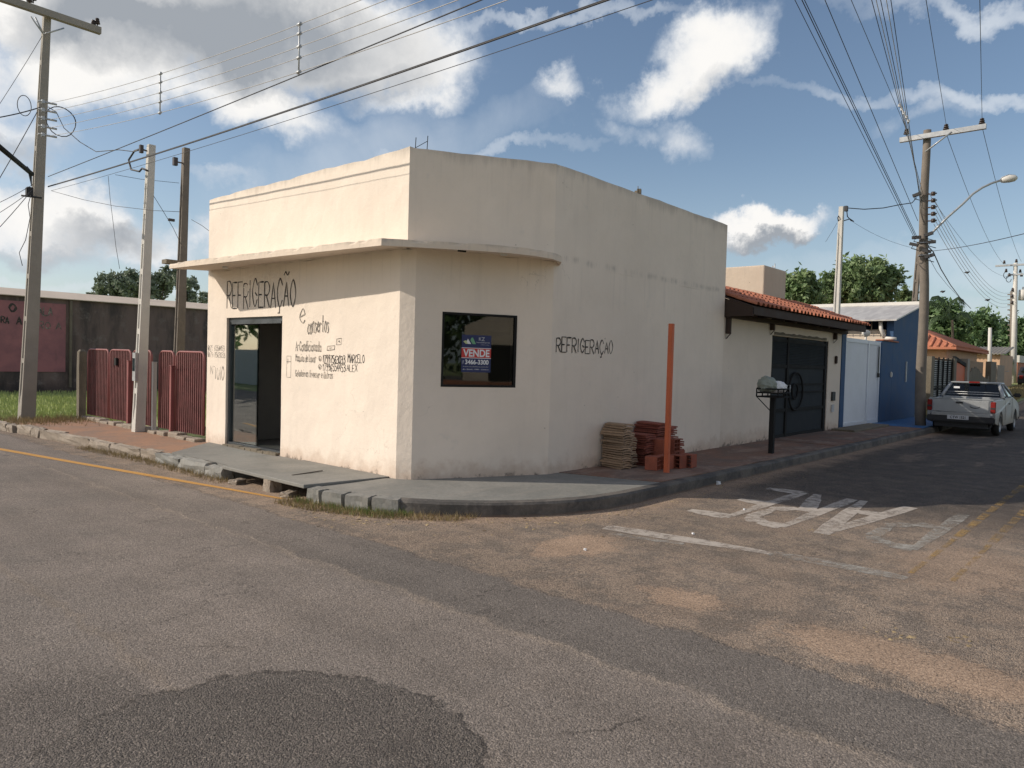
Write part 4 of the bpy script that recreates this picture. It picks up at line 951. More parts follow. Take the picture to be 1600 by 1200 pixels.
# ------------------------------------------------------------------ poles
def h_pole(name, label, base, top, w0, w1, d0, d1, mt, rungs=True, group=None, rec=.32, cat='utility pole'):
    base = Vector(base); top = Vector(top); t = thing(name, label, cat, tuple(base), group); mb = MB(); N_ = 14
    pr = [(-1, -1), (1, -1), (1, -.52), (1-rec, -.40), (1-rec, .40), (1, .52), (1, 1), (-1, 1), (-1, .52), (-1+rec, .40), (-1+rec, -.40), (-1, -.52)]
    base_ = base-(top-base)*.04; vs = []
    for i in range(N_+1):
        f = i/N_; c = base_.lerp(top, f); w_ = (w0+(w1-w0)*f)/2; d_ = (d0+(d1-d0)*f)/2; solid = (f < .10 or f > .90)
        for (a, b_) in pr: vs.append((c.x+a*w_ if not (solid and abs(a) < 1) else c.x+math.copysign(w_, a), c.y+b_*d_, c.z))
    n_ = len(pr); mb.add(vs, [(i*n_+k, i*n_+(k+1) % n_, (i+1)*n_+(k+1) % n_, (i+1)*n_+k) for i in range(N_) for k in range(n_)]+[tuple(range(n_))[::-1], tuple(N_*n_+k for k in range(n_))])
    if rungs:
        for i in range(1, 9):
            f = .08+.1*i; c = base_.lerp(top, f); w_ = (w0+(w1-w0)*f)/2; d_ = (d0+(d1-d0)*f)/2
            mb.box((c.x-w_*.985, c.y-d_*.45, c.z-.05), (c.x+w_*.985, c.y+d_*.45, c.z+.05))
    mb.build('pole_shaft', mt, t); return t
def insulator(p, parent, h=.16, r=.05, mt='insul'):
    b = MB(); b.tube([Vector(p), Vector(p)+Vector((0, 0, h*.3))], .012, 6)
    for i in range(3): z = h*(.3+.22*i); b.tube([Vector(p)+Vector((0, 0, z)), Vector(p)+Vector((0, 0, z+.01)), Vector(p)+Vector((0, 0, z+.035)), Vector(p)+Vector((0, 0, z+h*.2))], [r*.5, r*(1-.15*i), r*(.9-.15*i), r*.4], 10)
    return b.build('insulator', M[mt], parent)
bp = h_pole('utility_pole', 'tall concrete power pole with crossarm at the left edge, on the pavement by the grass', (5.0, 18.3, .1), (5.24, 18.0, 8.78), .28, .13, .25, .11, M['conc'])
ca = MB(); a0 = atY(-60, -25, 17.86); a1 = atY(157, 48, 17.86); ad = (a1-a0).normalized()
ca.extr([a0+Vector((0, -.06, -.08)), a0+Vector((0, .06, -.08)), a0+Vector((0, .06, .06)), a0+Vector((0, -.06, .06))], a1-a0); ca.build('crossarm', M['conc'], bp)
pt = Vector((5.2, 17.95, 0))
for px, py, w2 in ((52, 5, 0), (46, 8, 0), (152, 42, 0), (146, 45, 0)):
    q = atY(px, py, 17.86); insulator((q.x, q.y, q.z+.0), bp, .2, .06)
b = MB(); a = atY(68, 52, 17.82)
for px, py in ((48, 26), (55, 27), (100, 44)): q = atY(px, py, 17.82); b.tube([q, a+Vector((0, 0, -.02))], .016, 5)
b.build('brace', M['galv'], bp)
b = MB(); rack = []
for i in range(5):
    q = atX(72, 165+12.7*i, 5.0); rack.append(q); b.tube([q+Vector((-.2, -.2, 0)), q+Vector((.12, -.25, 0))], .02, 6); b.rbox(q+Vector((-.12, -.22, 0)), (.05, .06, .07))
b.build('rack', M['galv'], bp)
b = MB(); q0 = atX(50, 272, 4.9); q1 = atX(-30, 205, 3.2)
b.tube([q0, q1], .045, 8); b.extr([q0+Vector((0, 0, -.25)), q0+Vector((0, 0, .05)), q0+(q1-q0)*.12+Vector((0, 0, .08))], (0, .04, 0)); b.build('lamp_arm', M['blackmetal'], bp)
b = MB(); q = atX(46, 300, 4.92); b.rbox(q, (.13, .13, .2), bev=.02); b.build('junction_box', M['plastic'], bp); b = MB(); b.tube([q+Vector((-.15, 0, -.1)), q+Vector((.2, -.1, -.1))], .02, 6); b.build('cable_clamp', M['plastic'], bp)
b = MB(); c = atX(95, 190, 5.3); 
b.tube([c+Vector((math.cos(t_)*.28*(1+.05*math.sin(3*t_)), 0, math.sin(t_)*.30)) for t_ in [2*math.pi*i/24*1.3 for i in range(25)]], .010, 5); 
b.build('cable_loop', M['cable'], bp); b = MB(); c = atX(38, 165, 4.6); b.tube([c+Vector((math.cos(t_)*.12, 0, math.sin(t_)*.2)) for t_ in [2*math.pi*i/18 for i in range(19)]], .008, 5); b.build('cable_loop', M['cable'], bp)

wpL = h_pole('service_pole', 'whitewashed concrete service pole with meter box in front of the red fence', (5.72, 14.30, .13), (5.80, 14.08, 5.44), .185, .12, .17, .10, M['concw'], rungs=True)
b = MB(); q0 = atX(216, 560, 5.58); q1 = atX(216, 590, 5.58); b.box((5.60, 14.17, 1.10), (5.65, 14.30, 1.62)); mb_o = b.build('meter_box', M['galv'], wpL)
b = MB(); b.box((5.592, 14.19, 1.28), (5.598, 14.28, 1.52)); b.build('meter_glass', M['glass'], mb_o)
b = MB(); b.tube([(5.70, 14.02, 5.30), (5.60, 13.98, 5.30)], .015, 6); b.rbox((5.58, 13.97, 5.30), (.06, .06, .14)); b.build('service_insulator', M['insul'], wpL)
b = MB(); cc = [(5.78, 14.0, 5.37)]
P_ = [atX(x, y, 5.62) for x, y in ((222, 232), (210, 236), (201, 250), (205, 265), (218, 268), (222, 263), (231, 267))]; b.tube(P_, .018, 6); b.build('service_loop', M['cable'], wpL)
dp = h_pole('grey_pole', 'dark grey concrete pole standing behind the red fence', (6.95, 15.45, 0), (7.0, 15.30, 5.87), .19, .12, .17, .11, M['concd'], rungs=False)
b = MB(); b.rbox((6.78, 15.3, 5.55), (.08, .08, .16)); b.tube([(6.95, 15.3, 5.55), (6.78, 15.3, 5.55)], .015, 6); b.rbox((6.72, 15.3, 4.35), (.12, .05, .05)); b.build('insulator', M['insul'], dp)
# small square-cut post between the white pole and the building: pale gate post
pole3 = h_pole('concrete_pole', 'slim pale concrete pole rising behind the tiled eave by the white gate', (21.1, 6.75, 0), tuple(atY(1315, 323, 6.75)), .20, .12, .18, .11, M['concw'], rungs=False)
b = MB(); q = atY(1322, 326, 6.75); b.rbox(q, (.12, .08, .14)); P_ = [atY(x, y, 6.72) for x, y in ((1323, 328), (1324, 338), (1330, 345), (1334, 346), (1328, 342), (1318, 345))]; b.tube(P_, .014, 5); P_ = [atY(x, y, 6.8) for x, y in ((1312, 334), (1309, 340), (1310, 346))]; b.tube(P_, .014, 5); b.build('insulator', M['cable'], pole3)
pole4 = h_pole('old_concrete_pole', 'weathered concrete pole leaning behind the wooden power pole above the blue wall', tuple(atY(1415, 650, 6.75)), tuple(atY(1437, 378, 6.75)), .24, .16, .2, .15, M['concd'], rungs=True)

wp_ = thing('wooden_power_pole', 'tall grey wooden power pole with white crossarm beside the blue wall', 'utility pole', (23.25, 5.02, .15))
b = MB(); pb = Vector((23.25, 5.0, -.1)); ptp = Vector((23.2, 5.19, 8.45))
b.tube([pb.lerp(ptp, i/12)+Vector((0, .03*math.sin(i*.9), 0)) for i in range(13)], [.145-.045*i/12 for i in range(13)], 14); b.build('pole_shaft', M['concd'], wp_)
b = MB(); c0 = atX(1406, 219, 23.03); c1 = atX(1541, 197, 23.03); b.extr([c0+Vector((-.05, 0, -.07)), c0+Vector((.06, 0, -.07)), c0+Vector((.06, 0, .06)), c0+Vector((-.05, 0, .06))], c1-c0); b.build('crossarm', M['galv'], wp_)
b = MB(); b.tube([atX(1446, 237, 22.98), atX(1487, 206, 22.98)], .022, 6); b.build('brace', M['galv'], wp_)
tops = []
for px, py in ((1478, 207), (1534, 198), (1416, 214)): q = atX(px, py, 23.03); insulator(q, wp_, .24, .08); tops.append(q+Vector((0, 0, .2)))
b = MB(); racks = []
for i in range(5):
    q = atX(1455, 303+10.5*i, 23.1); racks.append(q); b.tube([q+Vector((0, .1, 0)), q+Vector((0, -.14, 0))], .02, 5); b.tube([q+Vector((0, -.05, -.05)), q+Vector((0, -.05, .05))], [.055, .055], 8)
b.build('rack', M['insul'], wp_)
b = MB()
for i, (px, py) in enumerate(((1451, 366), (1455, 378), (1448, 392), (1452, 400), (1432, 371), (1428, 382), (1433, 304))): q = atX(px, py, 22.98); b.rbox(q, (.1, .22, .08), Matrix.Rotation(.3*(i % 3-1), 3, 'X')); b.tube([q, q+Vector((.15, .1, -.08)), q+Vector((.1, -.1, -.16))], .012, 5)
b.build('cable_clamp', M['plastic'], wp_)
for z in (5.30, 4.95): b = MB(); b.tube([(23.2+.13*math.cos(2*math.pi*i/16), 5.12+.13*math.sin(2*math.pi*i/16), z) for i in range(17)], .018, 5, False); b.build('steel_band', M['galv'], wp_)
b = MB(); P_ = [(1455, 365), (1480, 340), (1505, 318), (1520, 303), (1535, 293), (1550, 286), (1566, 281)]
b.tube([atX(x, y, 23.1+.18*i) for i, (x, y) in enumerate(P_)], .030, 8); arm = b.build('lamp_arm', M['galv'], wp_)
b = MB(); h0 = atX(1563, 283, 24.2); h1 = atX(1590, 278, 24.3); 
b.tube([h0, h0.lerp(h1, .15)+Vector((0, 0, .02)), h0.lerp(h1, .5)+Vector((0, 0, .03)), h0.lerp(h1, .85)+Vector((0, 0, .01)), h1], [.05, .09, .115, .09, .03], 12); b.build('lamp_head', M['silverpipe'], arm)

# far poles
fp = thing('distant_power_pole', 'pale distant power pole with double crossarm beyond the truck', 'utility pole', (50, 6.5, .6))
def fpX(x, y): return atD(x, y, 50)
b = MB(); q0 = fpX(1583, 612); q1 = fpX(1587, 411); b.tube([q0, q0.lerp(q1, .5), q1], [.19, .16, .12], 10); b.build('pole_shaft', M['concw'], fp)
b = MB(); yv = Vector((0, 1, 0)); c = fpX(1587, 414); b.box((c.x-.16, c.y-1.3, c.z-.07), (c.x-.03, c.y+1.15, c.z+.05)); c = fpX(1587, 429); b.box((c.x-.16, c.y-.45, c.z-.06), (c.x-.03, c.y+.45, c.z+.04)); b.build('crossarm', M['galv'], fp)
b = MB(); c = fpX(1598, 461); b.tube([c+Vector((0, 0, -.35)), c+Vector((0, 0, .35))], .25, 12); b.tube([c+Vector((0, 0, .35)), c+Vector((0, 0, .55))], .05, 6); b.build('transformer', M['silverpipe'], fp)
for x, y in ((1569, 412), (1588, 410), (1572, 425), (1577, 432), (1594, 426), (1596, 432), (1582, 455), (1581, 465), (1581, 475)): b = MB(); q = fpX(x, y); b.tube([q, q+Vector((0, 0, .22))], [.09, .05], 6); b.build('insulator', M['insul'], fp)
b = MB()
for x0_, y0_ in ((1572, 430), (1576, 436)): b.tube([fpX(x0_+4*math.cos(t_), y0_+5*math.sin(t_)) for t_ in [i*.5 for i in range(11)]], .02, 4)
b.build('jumper_cable', M['cable'], fp)
fp2 = thing('distant_pole', 'slim pale pole in front of the far garden walls left of the distant power pole', 'utility pole', (44, 7, .5))
b = MB(); b.tube([atD(1546, 594, 42), atD(1547, 512, 42)], [.12, .09], 8); b.build('pole_shaft', M['concw'], fp2)
fp3 = thing('distant_dark_pole', 'dark lattice pole just left of the distant power pole', 'utility pole', (58, 6, .6))
b = MB(); b.tube([atD(1581, 600, 60), atD(1581, 455, 60)], [.16, .12], 8)
for i in range(9): q = atD(1581, 460+8*i, 60); b.tube([q+Vector((0, -.25, 0)), q+Vector((0, .3, 0))], .05, 5)
b.build('pole_shaft', M['concd'], fp3)

# ------------------------------------------------------------------ wires
def span(P, Q, sag, n=24):
    P = Vector(P); Q = Vector(Q); return [P.lerp(Q, i/n)-Vector((0, 0, 4*sag*(i/n)*(1-i/n))) for i in range(n+1)]
def wire(pts, r, label, group, mt='cable', seg=5):
    b = MB(); b.tube(pts, r*.72, seg); return tag(b.build('overhead_cable', M[mt], fix=False), label, 'cable', group)
def lw(q0, px, X=5.1, ymin=-17):
    """wire along the left street through pole point q0 and the point seen at px"""
    q = atX(*px, X); m0 = .5; A_ = (q0.y-m0)**2; B_ = (q.y-m0)**2; bb = (q0.z-q.z)/(A_-B_); aa = q.z-bb*B_
    return [(X+(q0.x-X)*((y-ymin)/(q0.y-ymin))**6, y, aa+bb*(y-m0)**2) for y in [q0.y+(ymin-q0.y)*i/40 for i in range(41)]]
tops5 = [(567, 0), (606, 0), (665, 0), (718, 0), (795, 0)]; L5 = []
for i, px in enumerate(tops5):
    w5 = lw(rack[i]+Vector((0, -.25, 0)), px); L5.append(w5); wire(w5, .0065, 'bare pale wire over the left street, %s from the top of the five spaced ones' % ords[i], 'five bare wires over the left street', 'alucable')
wire(lw(atX(75, 276, 5.1), (752, 0)), .010, 'black cable crossing above the white pole, highest of the three dark cables', 'dark cables over the left street')
wire(lw(atX(75, 292, 5.1), (950, 0)), .012, 'thick black cable touching the top of the grey pole, lower of the dark pair', 'dark cables over the left street')
wire(lw(atX(75, 291, 5.1), (944, 0)), .008, 'black cable twinned with the thick one above the shop parapet', 'dark cables over the left street')
wire(lw(atX(80, 298, 5.12), (900, 40)), .005, 'thin grey cable, lowest of those passing over the shop parapet', 'dark cables over the left street')
for sx, nm in ((11.98, 'left'), (8.1, 'right')):
    b = MB(); P_ = []
    for w5 in L5:
        k_ = min(range(41), key=lambda i: abs(w5[i][1]-sx)); a, c = (w5[k_], w5[k_+1]) if w5[k_][1] > sx else (w5[k_-1], w5[k_]); f = (a[1]-sx)/(a[1]-c[1]); P_.append(Vector(a).lerp(Vector(c), f))
    b.tube([P_[0]+Vector((0, 0, .03)), P_[-1]-Vector((0, 0, .03))], .010, 6)
    for q in P_: b.tube([q+Vector((0, -.035, 0)), q+Vector((0, .035, 0))], .02, 8)
    tag(b.build('wire_spacer', M['galv']), '%s of the two vertical rod spacers on the five bare wires' % nm, 'spacer', 'rod spacers on the bare wires')
def pxwire(pts, r, label, group, mt='cable'): return wire(pts, r, label, group, mt)
pxwire([atX(x, y, X) for x, y, X in ((72, 165, 5.05), (88, 175, 5.2), (100, 200, 5.3), (125, 222, 5.45), (150, 237, 5.5), (185, 234, 5.55), (210, 237, 5.6), (222, 232, 5.62))], .011, 'slack twisted cable from the left power pole to the top of the white pole', 'service cables')
pxwire([atX(x, y, 5.0+.004*(x-80)) for x, y in ((80, 298), (130, 312), (180, 322), (240, 329), (282, 331))], .006, 'thin cable from the left power pole to the side of the grey pole', 'service cables')
pxwire([atX(x, y, 5.6+.012*(x-180)) for x, y in ((180, 273), (220, 280), (280, 286))], .006, 'thin cable reaching the upper side bracket of the grey pole', 'service cables')
pxwire([atX(x, y, 5.5) for x, y in ((169, 275), (172, 310), (177, 350), (181, 385), (187, 420))], .006, 'loose cable hanging straight down left of the white pole', 'service cables')
pxwire([atX(x, y, 5.8+.02*(x-240)) for x, y in ((240, 306), (255, 330), (270, 355), (283, 382))], .007, 'slack cable dropping from the white pole to the grey pole', 'service cables')
pxwire([atX(x, y, 7.0) for x, y in ((299, 343), (315, 352), (331, 364))], .007, 'short cable from the grey pole to behind the shop wall', 'service cables')
for i, (a, c, rr, nm) in enumerate((((66, 56), (-60, 250), .007, 'thin stay wire falling left from the crossarm of the left power pole'), ((62, 168), (-60, 190), .016, 'thick cable running left from the rack of the left power pole'),
        ((58, 175), (-60, 375), .011, 'black cable dropping left behind the lamp arm'), ((52, 288), (-60, 340), .008, 'upper of three cables fanning left below the lamp arm'),
        ((52, 296), (-60, 365), .008, 'middle of three cables fanning left below the lamp arm'), ((50, 297), (-60, 415), .010, 'lower of three cables fanning left below the lamp arm'))):
    pxwire(span(atX(*a, 4.95), atX(*c, 3.6), .05, 10), rr, nm, 'cables leaving the frame on the left')
pxwire([atX(x, y, 4.8) for x, y in ((48, 305), (44, 320), (47, 340), (40, 375), (30, 395), (35, 415))], .010, 'frayed cable end dangling beside the left power pole', 'cables leaving the frame on the left')
# right street: towards the camera
def rw(q0, px, X=13.0, xend=-12, sag=.0):
    q = atX(*px, X); q0 = Vector(q0); d = (q-q0)/(X-q0.x); e = q0+d*(xend-q0.x)
    return [q0+d*((xend-q0.x)*i/30)-Vector((0, 0, sag*4*(i/30)*(1-i/30))) for i in range(31)]
rdefs = [((1446, 207), (1434, 0), 8, None), ]
wire(rw(tops[0], (1447, 0)), .008, 'thin wire to the inner insulator on the white crossarm', 'high voltage wires over the right street')
wire(rw(tops[1], (1531, 0)), .008, 'thin wire to the end insulator on the white crossarm', 'high voltage wires over the right street')
wire(rw(tops[2], (1330, 0)), .008, 'thin wire to the left insulator on the white crossarm', 'high voltage wires over the right street')
R5 = []
for i, xx in enumerate((1362, 1369, 1376, 1385, 1392)):
    w5 = rw(racks[i]+Vector((0, .2, 0)), (xx, 0)); R5.append(w5); wire(w5, .009, 'bundle wire over the right street, %s from the left where the photo ends' % ords[i], 'bundle of five wires over the right street', 'alucable' if i % 2 else 'cable')
qa = atX(1431, 371, 23.0)
for i, (xx, q, rr) in enumerate(((1242, atX(1430, 374, 23), .009), (1253, qa, .012), (1257, qa+Vector((0, -.02, .03)), .010), (1289, atX(1434, 345, 23), .010))):
    wire(rw(q, (xx, 0)), rr, 'cable slanting from the wooden pole band to the top edge, %s from the left' % ords[i], 'low cables over the right street')
b = MB(); s0 = atX(1413, 205, 17.5); s1 = atX(1419, 258, 17.5)
b = MB(); P_ = [Vector(w5[0]).lerp(Vector(w5[-1]), .17) for w5 in R5]; b.tube([P_[0]+Vector((0, 0, .05)), P_[-1]-Vector((0, 0, .05))], .014, 6)
for q in P_: b.rbox(q, (.04, .05, .05))
tag(b.build('wire_spacer', M['galv']), 'vertical rod spacer on the wire bundle just left of the white crossarm', 'spacer')
pxwire([atX(x, y, 21.2+(23.1-21.2)*(x-1324)/(1432-1324)) for x, y in ((1324, 325), (1350, 327), (1380, 325), (1405, 320), (1425, 317), (1432, 309))], .018, 'twisted black cable between the slim pale pole and the wooden pole', 'service cables on the right')
pxwire(span(atX(1330, 345, 21.2), atX(1430, 388, 23.0), .1, 10), .005, 'hair-thin cable from the slim pale pole to the wooden pole', 'service cables on the right')
pxwire(span(atX(1458, 392, 23.1), atX(1640, 355, 14), .05, 12), .010, 'black cable running right from the wooden pole across the sky', 'service cables on the right')
pxwire([atY(x, y, 6.9) for x, y in ((1308, 348), (1300, 362), (1290, 378))], .006, 'thin cable falling left from the slim pale pole', 'service cables on the right')
# on to the distant pole
def farw(a, c, sag, rr, lab, mt='cable'):
    P = atX(*a, 23.25); Q = atD(*c, 50); pxwire(span(P, Q, sag, 24), rr, lab, 'wires running on to the distant pole', mt)
for i in range(5): farw((1459, 310+10*i), (1583, 455+5*i), 1.0, .010, 'pale wire sagging to the distant pole, %s from the top' % ords[i], 'alucable')
farw((1478, 207), (1569, 413), .5, .010, 'wire from the inner insulator to the distant crossarm'); farw((1534, 196), (1596, 409), .4, .010, 'wire from the end insulator to the distant crossarm')
farw((1450, 300), (1575, 432), .6, .008, 'thin wire from the rack top to the lower distant crossarm')
pxwire([atD(x, y, D_) for x, y, D_ in ((1450, 385, 20), (1458, 393, 21), (1470, 420, 24), (1485, 445, 28), (1500, 465, 32), (1517, 482, 38))], .022, 'thick black cable sweeping down from the wooden pole to the trees', 'service cables on the right')
pxwire([atD(x, y, D_) for x, y, D_ in ((1450, 400, 20), (1464, 425, 24), (1480, 445, 29), (1500, 466, 35))], .009, 'thinner cable hanging under the thick one beside the wooden pole', 'service cables on the right')
for i, (x, y) in enumerate(((1511, 426), (1473, 456), (1543, 469))):
    bd = MB(); q = atD(x, y, 30); bd.tube([q+Vector((0, .10, 0)), q+Vector((0, .04, .02)), q, q+Vector((0, -.06, .02)), q+Vector((0, -.09, .05))], [.01, .04, .05, .03, .01], 7)
    tag(bd.build('bird', M['cable']), 'small dark bird %s' % ('perched on the sagging wires right of the wooden pole' if i == 0 else 'in the sky above the palm' if i == 1 else 'perched low on the wires near the distant pole'), 'bird', 'small birds on the wires')

# ------------------------------------------------------------------ red fence
def fence_panel(y0, y1, label, worn=False):
    t = thing('red_tube_fence', label, 'fence', (5.95, (y0+y1)/2, .15), 'red tube fence panels')
    zb, zt_, r_ = .24, 1.66, .13; X = 5.95
    b = MB(); P_ = [(X, y0-.02, zb), (X, y0-.02, zt_-r_)]
    for i in range(1, 6): a = math.pi/2*i/6; P_.append((X, y0-.02-r_*(1-math.cos(a)), zt_-r_+r_*math.sin(a)))
    P_.append((X, y0-.02-r_, zt_)); P_.append((X, y1+.02+r_, zt_))
    for i in range(1, 6): a = math.pi/2*i/6; P_.append((X, y1+.02+r_*(1-math.sin(a)), zt_-r_+r_*math.cos(a)))
    P_ += [(X, y1+.02, zt_-r_), (X, y1+.02, zb)]
    b.tube(P_, .020, 6); b.build('frame', M['pink'], t)
    b = MB(); n_ = max(3, int((y0-y1)/.075)); 
    for i in range(1, n_):
        yy_ = y0-(y0-y1)*i/n_; e = min(y0-yy_, yy_-y1); zz = zt_ if e > r_ else zt_-r_+math.sqrt(max(0, r_*r_-(r_-e)**2))
        b.box((X-.012, yy_-.017, zb), (X+.012, yy_+.017, zz-.01))
    b.build('bars', M['red'], t)
    b = MB()
    for z in (zb+.12, zt_-.33): b.box((X+.013, y1+.02, z), (X+.035, y0-.02, z+.035))
    b.build('rail', M['red'], t); return t
fence_panel(17.55, 16.36, 'red tube fence panel, leftmost, beside the brown corner post')
fence_panel(16.32, 15.22, 'red tube fence panel with a small latch, second from the left')
fence_panel(15.16, 14.28, 'red tube fence panel partly hidden by the white service pole')
fence_panel(14.24, 14.06, 'narrow red tube filler strip between the white pole and white post') if False else None
fence_panel(13.97, 13.33, 'narrow faded red tube fence panel right of the white post')
fence_panel(13.27, 12.17, 'wide rust streaked red tube fence panel touching the shop wall')
for y_, mm, h, lab in ((15.19, 'pink', 1.45, 'rose painted square steel post left of the white service pole'), (14.05, 'concw', 1.45, 'white square steel post right of the white service pole'), (13.30, 'pink', 1.4, 'rose painted square steel post next to the widest fence panel')):
    b = MB(); b.box((5.86, y_-.035, .13), (5.93, y_+.035, h)); b.rbox((5.895, y_, h+.004), (.082, .082, .012)); tag(b.build('fence_post', M[mm], bevel=.004), lab, 'fence post', 'square fence posts')
b = rough_stone((5.9, 17.78, .87), (.15, .16, 1.55), 0, 99, .006); tag(b.build('corner_post', M['oldconc']), 'rough brown concrete post at the left end of the red fence', 'fence post')
b = MB(); b.box((5.89, 15.85, 1.35), (5.93, 15.95, 1.5)); o = b.build('latch_box', M['blackmetal']); tag(o, 'small black latch box on the second red fence panel', 'latch')
b = MB(); rg = random.Random(4)
for i in range(14): yy_ = 12.3+.39*i; b.rbox((5.88+rg.uniform(-.03, .03), yy_, .15+rg.uniform(-.02, .03)), (.2, .34, .12), rot_z(rg.uniform(-.1, .1)))
tag(b.build('fence_footing', M['stone'], bevel=.02), 'crumbling concrete footing under the red fence', 'footing')
hr = MB(); fpos = []
# ------------------------------------------------------------------ far dark wall with rose panel
dw = thing('boundary_building', 'long dark mouldy wall with pale roof edge and rose painted panel behind the grass', 'building', (10, 31.5, 0))
b = MB(); b.box((5.4, 31.3, -.1), (26, 31.6, 3.55)); b.build('wall', M['darkwall'], dw)
b = MB(); b.prism([(5.2, 31.15), (26.2, 31.15), (26.2, 32.4), (5.2, 32.4)], 3.53, lambda x, y: 3.555+(y-31.15)*.26); b.build('roof_edge', M['beigelight'], dw)
x1 = atY(103, 520, 31.25).x; b = MB(); b.box((5.45, 31.27, .78), (x1, 31.298, 3.35)); pw_ = b.build('rose_panel', M['pinkwall'], dw)
b = MB(); b.box((x1+.12, 31.2, .2), (x1+.2, 31.298, 3.5)); b.build('drain_pipe', M['oldconc'], dw)
rg = random.Random(8); FW = lambda u, v: Vector((u, 31.262, v))
xa = atY(0, 480, 31.26).x; xb_ = atY(24, 480, 31.26).x; za = atY(10, 487, 31.26).z; zb_ = atY(10, 474, 31.26).z
xl = lambda px: atY(px, 485, 31.26).x
word('TO', FW, (0, -1, 0), xl(2), xl(25), za, zb_, .07, 'letterdark', par=pw_)
word('ALA', FW, (0, -1, 0), xl(60), xl(82), za-.05, zb_-.05, .045, 'letter', par=pw_)
word('RA', FW, (0, -1, 0), xl(2), xl(14), za-.42, za-.17, .045, 'letterdark', par=pw_)
word('A', FW, (0, -1, 0), xl(26), xl(34), za-.45, za-.17, .05, 'letterdark', par=pw_)
word('RO A', FW, (0, -1, 0), xl(60), xl(96), za-.55, za-.3, .035, 'letter', par=pw_)

# ------------------------------------------------------------------ truck
def lx(o, pts): return [(o[0]+x, o[1]+y, o[2]+z) for x, y, z in pts]
TK = Vector((22.85, 3.98, 0)); tk = thing('pickup_truck', 'silver compact pickup parked at the kerb beyond the blue wall, seen from behind', 'pickup truck', tuple(TK))
HW = .80
def T(x, y, z): return (TK.x+x, TK.y+y, TK.z+z)
def arc_pts(cx_, cz, r_, a0, a1, n_=9): return [(cx_+r_*math.cos(R_(a0+(a1-a0)*i/(n_-1))), cz+r_*math.sin(R_(a0+(a1-a0)*i/(n_-1)))) for i in range(n_)]
b = MB()
prof = [(.04, .36), (.0, .62), (.0, .97), (1.52, .99), (1.52, 1.02), (3.05, 1.02), (3.35, .99), (4.1, .86), (4.33, .70), (4.36, .40), (4.0, .33)]+arc_pts(3.55, .30, .36, 10, 170)+[(3.15, .26), (1.3, .26)]+arc_pts(.92, .30, .36, 10, 170)+[(.5, .30)]
for sy in (-1, 1):
    ins = [T(x, sy*(HW-.075), z) for x, z in prof]; out = [T(x, sy*(HW-(.03 if z > .85 else 0)), z) for x, z in prof]; n_ = len(prof)
    b.add(ins+out, [tuple(range(n_))[::-1], tuple(range(n_, 2*n_))]+[(i, (i+1) % n_, n_+(i+1) % n_, n_+i) for i in range(n_)])
b.box(T(.05, -HW+.08, .48), T(1.5, HW-.08, .56)); b.box(T(1.46, -HW+.08, .5), T(1.53, HW-.08, 1.02))
b.extr([T(3.0, -HW+.075, .99), T(4.12, -HW+.075, .85), T(4.34, -HW+.075, .68), T(4.34, -HW+.075, .34), T(3.9, -HW+.075, .5), T(3.0, -HW+.075, .5)], (0, 2*HW-.15, 0))
b.box(T(1.53, -HW+.08, .3), T(3.0, HW-.08, .5))
body = b.build('body', M['carpaint'], tk, bevel=.018)
cab = MB(); lo = [T(1.50, -HW+.03, 1.0), T(3.25, -HW+.03, 1.0), T(3.25, HW-.03, 1.0), T(1.50, HW-.03, 1.0)]; hi = [T(1.86, -HW+.21, 1.40), T(2.62, -HW+.21, 1.41), T(2.62, HW-.21, 1.41), T(1.86, HW-.21, 1.40)]
# roof, pillars (window openings are left open between them)
cab.rbox(T(2.24, 0, 1.415), (.82, 1.22, .045), bev=.018)
for sy in (-1, 1):
    cab.tube([T(1.50, sy*(HW-.05), .99), T(1.68, sy*(HW-.13), 1.22), T(1.88, sy*(HW-.22), 1.40)], [.055, .048, .04], 8)
    cab.tube([T(3.25, sy*(HW-.06), 1.0), T(2.95, sy*(HW-.13), 1.22), T(2.60, sy*(HW-.22), 1.40)], [.035, .032, .03], 8)
    cab.tube([T(2.3, sy*(HW-.04), 1.0), T(2.25, sy*(HW-.21), 1.40)], .03, 6)
    cab.tube([T(1.86, sy*(HW-.21), 1.40), T(2.62, sy*(HW-.21), 1.40)], .035, 6)
cab.build('cab', M['carpaint'], body)
gl = MB(); gl.add([T(1.53, -HW+.12, 1.03), T(1.53, HW-.12, 1.03), T(1.85, HW-.25, 1.385), T(1.85, -HW+.25, 1.385)], [(0, 1, 2, 3)]); gl.build('rear_window', M['carglass'], body, fix=False)
gl = MB(); gl.add([T(3.2, -HW+.1, 1.02), T(3.2, HW-.1, 1.02), T(2.64, HW-.22, 1.39), T(2.64, -HW+.22, 1.39)], [(0, 1, 2, 3)]); gl.build('windscreen', M['carglass'], body, fix=False)
for sy in (-1, 1):
    gl = MB(); gl.add([T(1.60, sy*(HW-.05), 1.02), T(3.15, sy*(HW-.05), 1.02), T(2.6, sy*(HW-.215), 1.39), T(1.9, sy*(HW-.215), 1.39)], [(0, 1, 2, 3)]); gl.build('side_window', M['carglass'], body, fix=False)
st_ = MB(); st_.rbox(T(2.0, .36, .92), (.14, .48, .62), bev=.05); st_.rbox(T(2.0, -.36, .92), (.14, .48, .62), bev=.05); st_.rbox(T(3.0, 0, .95), (.3, 1.35, .14), bev=.04)
st_.rbox(T(2.0, .36, 1.27), (.08, .24, .12), bev=.03); st_.rbox(T(2.0, -.36, 1.27), (.08, .24, .12), bev=.03); st_.build('seats', M['plastic'], tk)
